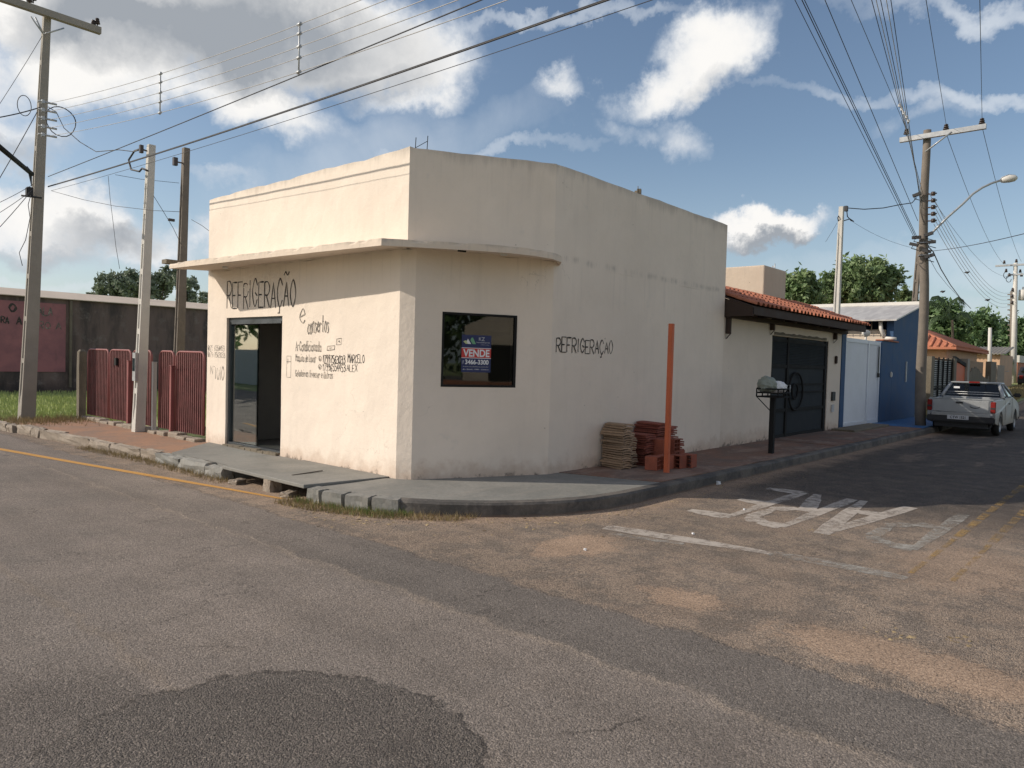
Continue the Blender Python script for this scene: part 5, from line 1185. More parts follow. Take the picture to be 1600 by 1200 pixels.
b = MB(); b.tube([T(1.50, -HW+.15, 1.09), T(1.50, HW-.15, 1.09)], .012, 6); b.tube([T(1.49, -HW+.15, 1.15), T(1.49, HW-.15, 1.15)], .012, 6); b.build('window_guard', M['galv'], tk)
b = MB(); b.rbox(T(1.60, .40, 1.27), (.01, .15, .055)); b.build('rear_sticker', M['white'], tk)
b = MB(); b.rbox(T(-.012, 0, .795), (.035, 1.30, .33), bev=.012); tg = b.build('tailgate', M['carpaint'], tk)
b = MB(); b.rbox(T(-.034, .03, .885), (.02, .17, .05), bev=.008); b.build('handle', M['plastic'], tg)
b = MB(); b.rbox(T(-.034, .03, .835), (.008, .10, .018), bev=.003); b.build('emblem', M['galv'], tg)
b = MB(); b.ribbon([T(-.032, -.33-.11*math.cos(t_), .80+.045*math.sin(t_)) for t_ in [math.pi+i*math.pi/9 for i in range(10)]], (-1, 0, 0), .018, .001); b.build('decal', M['blackmetal'], tg)
b = MB(); b.rbox(T(0, 0, .985), (.06, 1.5, .03), bev=.01); b.build('tailgate_top_rail', M['carpaint'], tk)
b = MB(); b.box(T(-.015, -HW+.12, .52), T(.02, HW-.12, .615)); b.build('lower_panel', M['carpaint'], tk)
for sy in (-1, 1):
    b = MB(); b.rbox(T(.01, sy*(HW-.06), .79), (.08, .115, .30), bev=.012); tl_ = b.build('tail_light', M['taillight'], tk)
    b = MB(); b.rbox(T(-.026, sy*(HW-.06), .765), (.012, .10, .05)); b.build('reverse_lens', M['plastic'], tl_)
b = MB(); b.rbox(T(1.80, 0, 1.425), (.05, .27, .045), bev=.008); b.build('brake_light', M['taillight'], tk)
b = MB(); b.rbox(T(-.03, 0, .44), (.14, 1.60, .17), bev=.03); b.box(T(.02, -.62, .22), T(.1, .62, .36)); b.build('rear_bumper', M['plastic'], tk)
b = MB(); b.rbox(T(4.38, 0, .42), (.12, 1.6, .24), bev=.04); b.build('front_bumper', M['plastic'], tk)
b = MB(); b.rbox(T(-.105, .04, .49), (.012, .50, .115), bev=.004); pl = b.build('licence_plate', M['plate'], tk)
typed('plate_lettering', 'CTW 1521', T(-.112, .22, .455), (0, -1, 0), (0, 0, 1), .36, .07, M['blackmetal'], pl, bold=.02)
for sx in (.92, 3.55):
    for sy in (-1, 1):
        c = Vector(T(sx, sy*(HW-.10), .295)); b = MB()
        yv = Vector((0, sy, 0)); rr = [(.02, -.09), (.24, -.09), (.285, -.07), (.295, 0), (.285, .07), (.24, .09), (.19, .085)]
        vs = []
        for rad, off in rr: vs += [c+yv*off+Vector((math.cos(2*math.pi*k/20)*rad, 0, math.sin(2*math.pi*k/20)*rad)) for k in range(20)]
        b.add(vs, [(i*20+k, i*20+(k+1) % 20, (i+1)*20+(k+1) % 20, (i+1)*20+k) for i in range(len(rr)-1) for k in range(20)], True); wh = b.build('wheel', M['rubber'], tk)
        b = MB(); vs = []
        for rad, off in ((.19, .088), (.175, .06), (.09, .05), (.05, .075), (.001, .075)): vs += [c+yv*off+Vector((math.cos(2*math.pi*k/20)*rad, 0, math.sin(2*math.pi*k/20)*rad)) for k in range(20)]
        b.add(vs, [(i*20+k, i*20+(k+1) % 20, (i+1)*20+(k+1) % 20, (i+1)*20+k) for i in range(4) for k in range(20)], True); b.build('rim', M['rim'], wh)
for sy in (-1, 1):
    b = MB(); b.rbox(T(2.95, sy*(HW+.10), 1.08), (.08, .19, .12), bev=.03); b.tube([T(2.98, sy*(HW-.05), 1.04), T(2.96, sy*(HW+.05), 1.07)], .02, 6); b.build('wing_mirror', M['plastic'], tk)
b = MB(); b.rbox(T(2.35, -HW-.002, .84), (.16, .02, .03), bev=.006); b.build('door_handle', M['plastic'], tk)
b = MB()
for xx in (1.62, 2.85): b.box(T(xx, -HW-.002, .40), T(xx+.008, -HW+.002, .98))
b.build('door_seam', M['plastic'], tk)
b = MB(); b.box(T(.3, -.65, .24), T(4.0, .65, .33)); b.tube([T(.0, -.35, .27), T(.4, -.35, .27)], .03, 8); b.build('chassis', M['plastic'], tk)

# ------------------------------------------------------------------ litter basket on a post with two bags
bk = thing('bin_stand', 'black steel rubbish basket on a post at the kerb before the dark gate', 'bin stand', (12.8, 5.1, .16))
b = MB(); b.box((12.76, 5.06, .10), (12.84, 5.14, 1.14)); b.build('post', M['blackmetal'], bk)
b = MB(); bx0, bx1, by0, by1 = 12.55, 13.05, 4.92, 5.30
for z in (1.16, 1.23, 1.30):
    for P_ in (((bx0, by0, z), (bx1, by0, z)), ((bx0, by1, z), (bx1, by1, z)), ((bx0, by0, z), (bx0, by1, z)), ((bx1, by0, z), (bx1, by1, z))): b.tube(P_, .013, 5)
for i in range(7): x = bx0+(bx1-bx0)*i/6; b.tube([(x, by0, 1.16), (x, by1, 1.16)], .009, 5)
for x in (bx0, bx1, (bx0+bx1)/2):
    for y in (by0, by1): b.tube([(x, y, 1.16), (x, y, 1.30)], .012, 5)
b.tube([(bx0, by1, 1.16), (12.78, 5.13, .9)], .009, 5); b.build('basket', M['blackmetal'], bk)
def bag(c, size, seed, mt, label):
    rg = random.Random(seed); bm = bmesh.new(); bmesh.ops.create_icosphere(bm, subdivisions=4, radius=1); ph = [rg.uniform(0, 6) for _ in range(6)]
    for q in bm.verts:
        d = q.co.copy(); k_ = 1+.10*math.sin(d.x*7+ph[0]+2*d.z)*math.cos(d.y*6+ph[1])+.05*math.sin(d.z*15+d.x*11+ph[2])+.03*math.sin(d.y*23+ph[3]+d.z*9)
        if d.z > .6: k_ *= 1+.25*(d.z-.6)*math.sin(d.x*9+ph[4])
        q.co = Vector((d.x*size[0], d.y*size[1], max(d.z, -.75)*size[2]))*k_+Vector(c)
    m_ = MB(); bm.verts.index_update(); m_.add([q.co for q in bm.verts], [[q.index for q in f.verts] for f in bm.faces], True); bm.free()
    return tag(m_.build('rubbish_bag', M[mt]), label, 'rubbish bag', 'bags in the kerbside basket')
bag((12.70, 5.18, 1.36), (.17, .16, .15), 1, 'bagg', 'grey green tied rubbish bag on the left of the basket'); bag((12.91, 5.08, 1.32), (.18, .15, .12), 2, 'bagw', 'white rubbish bag on the right of the basket')
# orange post
op = MB(); op.rbox((9.17, 5.13, 1.19), (.065, .065, 2.10), bev=.004); tag(op.build('orange_post', M['orange']), 'tall orange painted square steel post standing by the brick pile', 'post')

# ------------------------------------------------------------------ stacked tiles and bricks
def tile_mesh(L, Wd, H, seed):
    rg = random.Random(seed); b = MB(); n_ = 5; vs = []
    for x in (-L/2, L/2):
        for k_ in range(n_+1):
            y = -Wd/2+Wd*k_/n_; z = H*.5*math.sin(math.pi*k_/n_)
            vs.append((x, y, z))
        for k_ in range(n_+1):
            y = -Wd/2+Wd*k_/n_; z = H*.5*math.sin(math.pi*k_/n_)-.022
            vs.append((x, y, z))
    m2 = 2*(n_+1)
    fs = [(k_, k_+1, m2+k_+1, m2+k_) for k_ in range(n_)]+[(n_+1+k_, m2+n_+1+k_, m2+n_+2+k_, n_+2+k_) for k_ in range(n_)]
    fs += [(0, m2, m2+n_+1, n_+1), (n_, 2*n_+1, m2+2*n_+1, m2+n_)]+[(k_, n_+1+k_, n_+2+k_, k_+1) for k_ in range(n_)]+[(m2+k_, m2+k_+1, m2+n_+2+k_, m2+n_+1+k_) for k_ in range(n_)]
    return b.add(vs, fs)
pale = tile_mesh(.40, .20, .03, 1).build('roof_tile', M['paletile']); red0 = tile_mesh(.42, .26, .02, 2).build('roof_tile', M['redtile'])
def place(o, first, loc, rot, label, cat, group):
    c = o if first else o.copy()
    if not first: COL.objects.link(c)
    c.location = loc; c.rotation_euler = rot; c['label'] = label; c['category'] = cat; c['group'] = group; return c
cols = ['left front', 'right front', 'left back', 'right back']
rg = random.Random(6); first = True
for ci, (cx_, cy_, nl, rz) in enumerate(((8.98, 5.84, 19, 1.45), (9.20, 5.88, 15, 1.66), (9.02, 6.0, 20, .2))):
    if ci == 2: continue
    for l in range(nl):
        z = .185+l*.0335; f = l/nl
        place(pale, first, (cx_+rg.uniform(-.03, .03)+(.07*f*f if ci == 0 else -.05*f*f), cy_+rg.uniform(-.02, .02)+.03*f, z), (rg.uniform(-.03, .03), rg.uniform(-.02, .02), rz+rg.uniform(-.14, .14)),
              'pale roof tile, %s from the ground in the %s column of the pale stack' % (ords[l], 'left' if ci == 0 else 'right'), 'roof tile', 'tiles in the pale stack'); first = False
first = True
for ci, (cx_, cy_, nl, rz, nm) in enumerate(((9.60, 5.86, 15, 1.57, 'left'), (9.92, 5.86, 20, 1.5, 'middle'), (10.20, 5.84, 18, 1.62, 'right'), (10.48, 5.86, 11, 1.5, 'far right'))):
    for l in range(nl):
        place(red0, first, (cx_+rg.uniform(-.022, .022), cy_+rg.uniform(-.03, .03)-(.0 if l < nl-3 else .02), .185+l*.031), (rg.uniform(-.02, .02), rg.uniform(-.02, .02), rz+rg.uniform(-.08, .08)*(1 if l < nl-3 else 3)),
              'red roof tile, %s from the ground in the %s column of the red stack' % (ords[l], nm), 'roof tile', 'tiles in the red stack'); first = False
def brick_mesh():
    b = MB(); L, H_, D_ = .19, .19, .09; n_ = 0
    # hollow block: shell and webs, six through holes
    def web(x0, x1, z0, z1): b.box((x0, -D_, z0), (x1, D_, z1))
    web(-L/2, L/2, 0, .012); web(-L/2, L/2, H_-.012, H_)
    for i in range(3): x = -L/2+(L-.012)*i/2; web(x, x+.012, .012, H_-.012)
    for z in (.062, .12): web(-L/2+.012, -.006, z, z+.008); web(.006, L/2-.012, z, z+.008)
    return b
bk0 = brick_mesh().build('hollow_brick', M['brick'])
bpos = [((9.10, 5.42, .162), .2, 'at the left front of the small pile by the orange post'), ((9.33, 5.36, .162), 1.6, 'behind the orange post on the ground'), ((9.56, 5.28, .162), 1.52, 'second from the right on the ground'), ((9.77, 5.22, .162), 1.62, 'at the right end on the ground'),
        ((9.62, 5.62, .162), .1, 'at the back of the small pile on the ground'), ((9.86, 5.55, .162), .15, 'at the back right on the ground'), ((9.64, 5.62, .355), .12, 'resting on top of the back row, left one'), ((9.88, 5.56, .355), .02, 'resting on top of the back row, right one'), ((10.1, 5.6, .162), 1.5, 'half hidden at the back right corner')]
for i, (p, a, lab) in enumerate(bpos): place(bk0, i == 0, (p[0]+.16, p[1]-.02, p[2]), (0, 0, a), 'red hollow brick %s' % lab, 'brick', 'hollow bricks by the orange post')

# ------------------------------------------------------------------ houses and walls down the right street
def dbox(mb, xa, xb, ya, yb, z0, z1): mb.box((xa, ya, z0), (xb, yb, z1))
hb = thing('beige_house', 'beige house with clay hip roof and solar panel behind the truck', 'building', (37, 9, .2))
e0 = atX(1440, 563, 33); e1 = atY(1497, 566, e0.y if False else 8.0)
hx0, hx1, hy0, hy1 = 36.8, 44.0, 7.05, 13.0; zE = 2.85
b = MB(); b.box((hx0, hy0, 0), (hx1, hy1, zE)); b.build('wall', M['beige'], hb)
b = MB(); ov = .45; cxh, cyh = (hx0+hx1)/2, (hy0+hy1)/2; zR = 4.25
b.add([(hx0-ov, hy0-ov, zE-.05), (hx1+ov, hy0-ov, zE-.05), (hx1+ov, hy1+ov, zE-.05), (hx0-ov, hy1+ov, zE-.05), (hx0+2.6, cyh, zR), (hx1-2.6, cyh, zR),
       (hx0-ov, hy0-ov, zE-.14), (hx1+ov, hy0-ov, zE-.14), (hx1+ov, hy1+ov, zE-.14), (hx0-ov, hy1+ov, zE-.14)],
      [(0, 1, 5, 4), (1, 2, 5), (2, 3, 4, 5), (3, 0, 4), (6, 7, 1, 0), (7, 8, 2, 1), (8, 9, 3, 2), (9, 6, 0, 3), (9, 8, 7, 6)])
hro = b.build('roof', M['tileclay'], hb)
b = MB()
def onroof(p0, p1, p2, n_):   # ridge tubes running from eave line p0-p1 towards p2 (ridge/hip)
    pass
for i in range(24):   # west slope ribs
    y = hy0-ov+(hy1-hy0+2*ov)*(i+.5)/24; f = 1-abs(y-cyh)/((hy1-hy0)/2+ov); b.tube([(hx0-ov, y, zE-.02), (hx0-ov+(2.6+ov)*f, y, zE-.02+(zR-zE+.05)*f)], .055, 5)
for i in range(32):
    x = hx0-ov+(hx1-hx0+2*ov)*(i+.5)/32; f = min(1, (x-hx0+ov)/(2.6+ov), (hx1+ov-x)/(2.6+ov)); b.tube([(x, hy0-ov, zE-.02), (x, hy0-ov+(cyh-hy0+ov)*f, zE-.02+(zR-zE+.05)*f)], .055, 5)
b.build('tile_ribs', M['tileclay'], hro)
b = MB(); sA = Vector((hx0-.2, hy0+1.5, zE+.15)); dxs = Vector((2.6+ov, 0, zR-zE+.05)).normalized()
b.extr([sA, sA+Vector((0, 2.4, 0)), sA+Vector((0, 2.4, 0))+dxs*1.7, sA+dxs*1.7], (-.02, 0, .06)); sp = b.build('solar_panel', M['solar'], hb)
b = MB()
for a, c in ((sA, sA+Vector((0, 2.4, 0))), (sA, sA+dxs*1.7), (sA+Vector((0, 2.4, 0)), sA+Vector((0, 2.4, 0))+dxs*1.7), (sA+dxs*1.7, sA+dxs*1.7+Vector((0, 2.4, 0))), (sA+Vector((0, 1.2, 0)), sA+Vector((0, 1.2, 0))+dxs*1.7)): b.tube([a+Vector((-.03, 0, .07)), c+Vector((-.03, 0, .07))], .03, 4)
b.build('panel_frame', M['galv'], sp)
b = MB(); b.box((hx0-.03, hy0+.9, 1.7), (hx0-.003, hy1-.02, 2.2)); b.build('pale_band', M['beigelight'], hb)
# second house with corrugated cement roof
h2 = thing('flat_orange_house', 'long orange walled house with grey corrugated roof further along the street', 'building', (48, 9, .5))
xa = 50.5; ya = 6.95
b = MB(); b.box((xa, ya, 0), (xa+5, 14, 2.85)); b.build('wall', M['beige'], h2)
b = MB(); nn = 40; vs = []
for i in range(nn*2+1):
    y = ya-.3+(14.3-ya)*i/(nn*2); zz = .06 if i % 2 else 0
    vs += [(xa-.35, y, 2.86+zz), (xa+3.0, y, 3.35+zz)]
b.add(vs, [(2*i, 2*i+1, 2*i+3, 2*i+2) for i in range(nn*2)]); r2 = b.build('roof', M['conc'], h2, fix=False)
md = r2.modifiers.new('thick', 'SOLIDIFY'); md.thickness = .04
b = MB(); b.box((xa-.02, 8.6, 2.05), (xa-.003, 9.1, 2.3)); b.build('window', M['blackmetal'], h2)
# garden walls and gates along the verge
def vwall(name, label, cat, x0, x1, y0, z1, mt, parts=None, th=.2):
    t = thing(name, label, cat, (x0, y0, gz(x0))); b = MB(); b.box((x0, y0, -.1), (x1, y0+th, z1)); b.build('panel', mt, t); return t
YG = 6.6
def xg(px): return atY(px, 590, YG).x
xa, xb_ = xg(1457), xg(1486)
g1 = thing('barred_gate', 'dark barred gate between concrete pillars just past the wooden pole', 'gate', (xa, YG, .1))
for xx in (xg(1450), xb_): b = MB(); b.box((xx, YG-.1, 0), (xx+.5, YG+.2, 2.3)); b.build('pillar', M['oldconc'], g1)
xa += .0; b = MB(); b.box((xa, YG+.03, .2), (xb_, YG+.06, 2.2)); b.build('sheet', M['gate'], g1)
b = MB()
for i in range(5): xx = xa+(xb_-xa)*i/4; b.box((xx-.03, YG-.05, .2), (xx+.04, YG, 2.3))
for z in (.3, 1.0, 1.12, 2.2): b.box((xa, YG-.04, z), (xb_, YG-.005, z+.05))
b.build('bars', M['blackmetal'], g1)
b = MB()
for i in range(24): b.box((xa+.02, YG+.004, .3+.08*i), (xb_-.02, YG+.026, .33+.08*i))
b.build('slats', M['galv'], g1)
xa, xb_ = xg(1490), xg(1507)
g2 = thing('sheet_gate', 'faded orange sheet gate with dark top rail behind the truck cab', 'gate', (xa, YG, .3))
b = MB(); b.box((xa, YG, .1), (xb_, YG+.04, 2.12)); b.build('sheet', M['orange'], g2)
b = MB(); b.extr([(xa-.1, YG-.05, 2.26), (xb_, YG-.05, 1.98), (xb_, YG-.05, 2.14), (xa-.1, YG-.05, 2.42)], (0, .1, 0)); b.build('top_rail', M['blackmetal'], g2)
b = MB(); b.box((xb_, YG-.1, .1), (xb_+.5, YG+.2, 2.35)); b.build('pillar', M['conc'], g2)
xa, xb_ = xg(1513), xg(1546)
g3 = thing('stained_wall', 'stained unpainted garden wall with a plank fence at its foot', 'wall', (xa, YG+.3, .4))
b = MB(); b.box((xa, YG+.3, 0), (xb_, YG+.45, 2.3)); b.build('panel', M['paletile'], g3)
pf = thing('plank_fence', 'grey plank fence with uneven tops at the foot of the stained wall', 'fence', (xa, YG, .4))
b = MB(); rg = random.Random(9); n_ = int((xb_-xa)/.24)
for i in range(n_): h_ = 1.55+.25*math.sin(i*.25)+rg.uniform(-.06, .06); b.rbox((xa+.1+.24*i, YG, .2+h_/2), (.21, .03, h_), Matrix.Rotation(rg.uniform(-.03, .03), 3, 'Y'))
b.build('planks', M['oldconc'], pf)
for x0_, x1_, hh, mm, lab in ((1548, 1556, 2.35, 'oldconc', 'dark mouldy wall stub right of the plank fence'), (1558, 1569, 2.2, 'stone', 'brown peeling wall stub beside the shrubs')):
    t_ = thing('old_wall', lab, 'wall', (xg(x0_), YG, gz(xg(x0_)))); b = MB(); b.box((xg(x0_), YG, 0), (xg(x1_), YG+.25, hh)); b.build('panel', M[mm], t_)
rw_ = thing('brick_wall', 'low bare red brick wall at the far right edge behind the parked car', 'wall', (70, 7, .9)); b = MB(); b.box((63, 7.6, .8), (90, 7.8, 2.6)); b.build('panel', M['brickred'], rw_)
b = MB(); b.box((63, 7.5, 2.6), (90, 7.9, 3.1)); b.build('coping', M['concw'], rw_)
# far parked car
fc = thing('far_car', 'dark hatchback parked on the grass at the right edge far down the street', 'car', (57, 5.9, .9))
b = MB(); Z = gz(57); pr = [(0, .3), (0, .8), (.25, .95), (1.0, 1.35), (2.2, 1.38), (2.9, .98), (3.7, .85), (3.85, .3)]
b.extr([(57+x, 5.3, Z+z) for x, z in pr], (0, 1.55, 0)); b.build('body', M['plastic'], fc, bevel=.05)
b = MB(); b.add([(57.22, 5.45, Z+.97), (57.22, 6.7, Z+.97), (57.9, 6.6, Z+1.33), (57.9, 5.55, Z+1.33)], [(0, 1, 2, 3)]); b.v = [(x-.03, y, z+.03) for x, y, z in b.v]; b.build('rear_window', M['carglass'], fc, fix=False)
b = MB(); b.rbox((56.98, 5.5, Z+.7), (.05, .2, .2)); b.build('tail_light', M['taillight'], fc)
b = MB(); b.rbox((56.98, 6.65, Z+.7), (.05, .2, .2)); b.build('tail_light', M['taillight'], fc)
b = MB(); b.rbox((56.96, 6.07, Z+.55), (.03, .4, .12)); b.build('licence_plate', M['plate'], fc)
for xx in (.7, 3.1):
    for yy_ in (5.38, 6.78): b = MB(); b.tube([(57+xx, yy_-.09, Z+.3), (57+xx, yy_+.09, Z+.3)], .3, 14); b.build('wheel', M['rubber'], fc)
# motorcycle by the wall
mc = thing('motorcycle', 'dark motorcycle parked on the verge by the far walls', 'motorcycle', (46, 6.3, .5)); c = atD(1564, 593, 44); c.z = gz(c.x)+.18
for dx in (-.6, .6): b = MB(); b.tube([c+Vector((dx+.28*math.cos(t_), 0, .30+.28*math.sin(t_))) for t_ in [2*math.pi*i/16 for i in range(17)]], .05, 6, False); b.build('wheel', M['rubber'], mc)
b = MB(); b.tube([c+Vector(q) for q in ((-.6, 0, .3), (-.2, 0, .55), (.25, 0, .6), (.45, 0, .85), (.6, 0, .3))], .04, 6); b.rbox(c+Vector((.12, 0, .72)), (.4, .24, .2), bev=.06); b.rbox(c+Vector((.0, 0, .42)), (.35, .25, .3), bev=.05); b.build('frame', M['plastic'], mc)
b = MB(); b.rbox(c+Vector((-.35, 0, .76)), (.6, .24, .10), bev=.04); b.build('saddle', M['rubber'], mc)
b = MB(); b.tube([c+Vector((.4, -.33, 1.0)), c+Vector((.45, 0, .93)), c+Vector((.4, .33, 1.0))], .02, 6); b.build('handlebar', M['galv'], mc)

# ------------------------------------------------------------------ trees
def tree(name, label, base, crowns, leaf, n, size, seed, trunk_r=.18, group=None, cat='tree', trunk_top=None):
    """crowns: list of (centre, (rx,ry,rz)); leaves gathered in clumps through the volume"""
    t = thing(name, label, cat, tuple(base), group); rg = np.random.default_rng(seed); V = []; tot = sum(c[1][0]*c[1][1]*c[1][2] for c in crowns)**1.0
    base = Vector(base); tm = MB(); cz = Vector(crowns[0][0]); j = base.lerp(cz, .45)
    tm.tube([base, base.lerp(j, .5)+Vector((.1, 0, 0)), j], [trunk_r, trunk_r*.8, trunk_r*.65], 8)
    for c, r_ in crowns:
        c = Vector(c)
        for k_ in range(3):
            e = c+Vector(((rg.random()-.5)*r_[0], (rg.random()-.5)*r_[1], (rg.random()-.2)*r_[2])); tm.tube([j, j.lerp(e, .5)+Vector((0, 0, .15)), e], [trunk_r*.5, trunk_r*.3, trunk_r*.1], 6)
    tm.build('trunk', M['bark'], t)
    for c, r_ in crowns:
        m_ = int(n*(r_[0]*r_[1]*r_[2])/tot); ncl = max(6, m_//55)
        d = rg.normal(size=(ncl, 3)); d /= np.linalg.norm(d, axis=1)[:, None]; rad = rg.random(ncl)**.4
        cc = np.array(c)+d*rad[:, None]*np.array(r_)*(.88+.25*rg.random(ncl)[:, None])
        idx = rg.integers(0, ncl, m_); cs = (.16+.2*rg.random(ncl))*min(r_)
        p = cc[idx]+rg.normal(size=(m_, 3))*cs[idx][:, None]*.62; V.append(p)
    P = np.concatenate(V); m_ = len(P)
    a = rg.normal(size=(m_, 3)); a /= np.linalg.norm(a, axis=1)[:, None]; b_ = np.cross(a, rg.normal(size=(m_, 3))); b_ /= np.linalg.norm(b_, axis=1)[:, None]
    s_ = size*(.6+.8*rg.random(m_))[:, None]
    q = np.stack([P-a*s_, P+b_*s_*.45, P+a*s_, P-b_*s_*.45], 1).reshape(-1, 3)-np.array(base)
    me = bpy.data.meshes.new('crown'); me.vertices.add(4*m_); me.vertices.foreach_set('co', q.ravel().astype(np.float32)); me.loops.add(4*m_); me.loops.foreach_set('vertex_index', np.arange(4*m_, dtype=np.int32)); me.polygons.add(m_)
    me.polygons.foreach_set('loop_start', np.arange(0, 4*m_, 4, dtype=np.int32)); me.update(calc_edges=True); me.materials.append(M[leaf])
    o = bpy.data.objects.new('crown', me); COL.objects.link(o); o.parent = t; return t
def pc(x, y, D_, rx, ry, rd=None):   # crown ellipsoid seen at pixel (x,y) with pixel radii, at distance D_
    k_ = D_/F; return (tuple(atD(x, y, D_)), (rx*k_, rx*k_ if rd is None else rd, ry*k_))
def gb(x, D_): q = atD(x, 600, D_); return (q.x, q.y, gz(q.x))
tree('eucalyptus_tree', 'airy grey green tree above the dark wall, left of the white pole', gb(180, 62), [pc(182, 447, 62, 30, 20), pc(155, 458, 62, 16, 12), pc(205, 440, 62, 17, 16)], 'leafA', 4200, .17, 1, group='trees beyond the dark wall')
tree('eucalyptus_tree', 'airy grey green tree straddling the white pole above the dark wall', gb(245, 64), [pc(240, 448, 64, 24, 22), pc(262, 436, 64, 24, 17), pc(222, 455, 64, 15, 15)], 'leafA', 4200, .17, 2, group='trees beyond the dark wall')
tree('eucalyptus_tree', 'airy grey green tree behind the dark grey pole', gb(296, 60), [pc(294, 452, 60, 14, 22), pc(282, 440, 60, 12, 15), pc(300, 468, 60, 9, 14)], 'leafA', 2600, .16, 3, group='trees beyond the dark wall')
tree('eucalyptus_tree', 'small far tree against the left shop wall above the dark wall', gb(318, 75), [pc(320, 466, 75, 10, 9)], 'leafA', 900, .18, 4, group='trees beyond the dark wall')
tree('broadleaf_tree', 'leafy green tree just right of the plaster tank block', gb(1245, 36), [pc(1250, 452, 36, 28, 26), pc(1235, 440, 36, 14, 14), pc(1262, 470, 36, 24, 18)], 'leafB', 6500, .14, 5, group='broadleaf trees above the roofs')
tree('broadleaf_tree', 'large leafy tree directly behind the slim pale pole', gb(1345, 38), [pc(1350, 440, 38, 44, 34), pc(1375, 445, 38, 32, 30), pc(1300, 455, 38, 24, 26), pc(1335, 465, 38, 50, 20)], 'leafB', 14000, .14, 6, group='broadleaf trees above the roofs')
tree('broadleaf_tree', 'small piece of leafy tree left of the leaning concrete pole', gb(1418, 40), [pc(1417, 462, 40, 12, 15), pc(1424, 475, 40, 14, 12)], 'leafB', 1800, .13, 7, group='broadleaf trees above the roofs')
tree('dense_tree', 'dark dense tree right of the wooden pole under the palm frond', gb(1470, 62), [pc(1475, 500, 62, 30, 28), pc(1462, 485, 62, 20, 20), pc(1470, 530, 62, 36, 30)], 'leafC', 9000, .22, 8, group='trees at the end of the street')
tree('dense_tree', 'rounded dark green tree in the middle of the far tree line', gb(1522, 66), [pc(1525, 515, 66, 30, 28), pc(1520, 545, 66, 38, 24), pc(1500, 530, 66, 22, 24)], 'leafC', 10000, .22, 9, group='trees at the end of the street')
tree('dense_tree', 'bright green dense tree behind the distant power pole', gb(1572, 72), [pc(1565, 530, 72, 30, 22), pc(1590, 525, 72, 28, 26), pc(1575, 555, 72, 44, 26)], 'leafC', 11000, .24, 10, group='trees at the end of the street')
tree('dense_tree', 'tree cut by the right edge of the photo beyond the far car', gb(1630, 70), [pc(1640, 530, 70, 45, 32), pc(1620, 560, 70, 30, 26)], 'leafC', 7000, .24, 11, group='trees at the end of the street')
tree('shrub', 'leafy shrub over the old wall stubs right of the plank fence', gb(1560, 50), [pc(1568, 570, 50, 10, 14), pc(1560, 560, 50, 10, 8)], 'leafC', 1500, .12, 12, trunk_r=.05, cat='shrub')
# palm
pl_ = thing('palm_tree', 'palm with one long arching frond beside the wooden pole', 'palm tree', gb(1490, 60)); D_ = 59
b = MB(); hd = atD(1488, 500, D_); b.tube([Vector(gb(1490, 60)), hd], [.12, .09], 8); b.build('trunk', M['bark'], pl_)
rg = random.Random(12)
for kx_, (pts) in enumerate((((1486, 500), (1480, 485), (1484, 472), (1497, 464), (1507, 470)), ((1490, 500), (1500, 488), (1512, 490), (1520, 500)), ((1488, 500), (1470, 478), (1455, 470), (1446, 474)), ((1486, 500), (1466, 492), (1455, 500), (1450, 512)), ((1488, 500), (1476, 470), (1466, 462), (1455, 464)))):
    b = MB(); P_ = [atD(x, y, D_) for x, y in pts]; Q = []
    for a, c in zip(P_, P_[1:]): Q += [a.lerp(c, i/7) for i in range(7)]
    b.tube(Q, .03, 4)
    for i, q in enumerate(Q[3:]):
        tdir = (Q[min(i+4, len(Q)-1)]-Q[i+2]).normalized()
        for s_ in (-1, 1):
            e = q+tdir*.25+Vector((.35*s_, .15*s_, -.75+.2*rg.random())); wv = tdir*.05; b.add([q-wv, q+wv, e], [(0, 1, 2)])
    b.build('frond', M['palm'], pl_, fix=False)

# ------------------------------------------------------------------ across the street (seen only in the reflections)
oh = thing('gabled_house', 'grey gabled house with red low wall across the side street, mirrored in the shop window', 'building', (8, -12, 0))
b = MB(); b.box((4.5, -20, 0), (12, -13.0, 3.0)); b.extr([(4.5, -13.0, 3.0), (12, -13.0, 3.0), (8.2, -13.0, 4.6)], (0, -7, 0)); b.build('wall', M['beigelight'], oh)
b = MB(); b.box((5.5, -13.0, .9), (7.2, -12.95, 2.3)); b.build('window', M['blackmetal'], oh)
b = MB(); b.box((3, -11.3, 0), (13, -11.1, .9)); b.build('garden_wall', M['brickred'], oh)
ow = thing('white_wall', 'low white wall across the left street, mirrored in the shop door', 'wall', (-9, 40, 0)); b = MB(); b.box((-9.2, 22, 0), (-9, 70, 1.9)); b.build('panel', M['concw'], ow)
tree('garden_tree', 'dark tree behind the white wall, mirrored in the shop door', (-14, 38, 0), [((-14, 38, 6.5), (4.5, 5, 3.5)), ((-13, 48, 6), (4, 5, 3.5))], 'leafC', 4000, .4, 30)
tree('garden_tree', 'dark tree behind the gabled house, mirrored in the shop window', (2, -22, 0), [((3, -20, 5.5), (5, 4, 3.5)), ((-2, -18, 5), (4, 4, 3.5))], 'leafC', 5000, .3, 31)

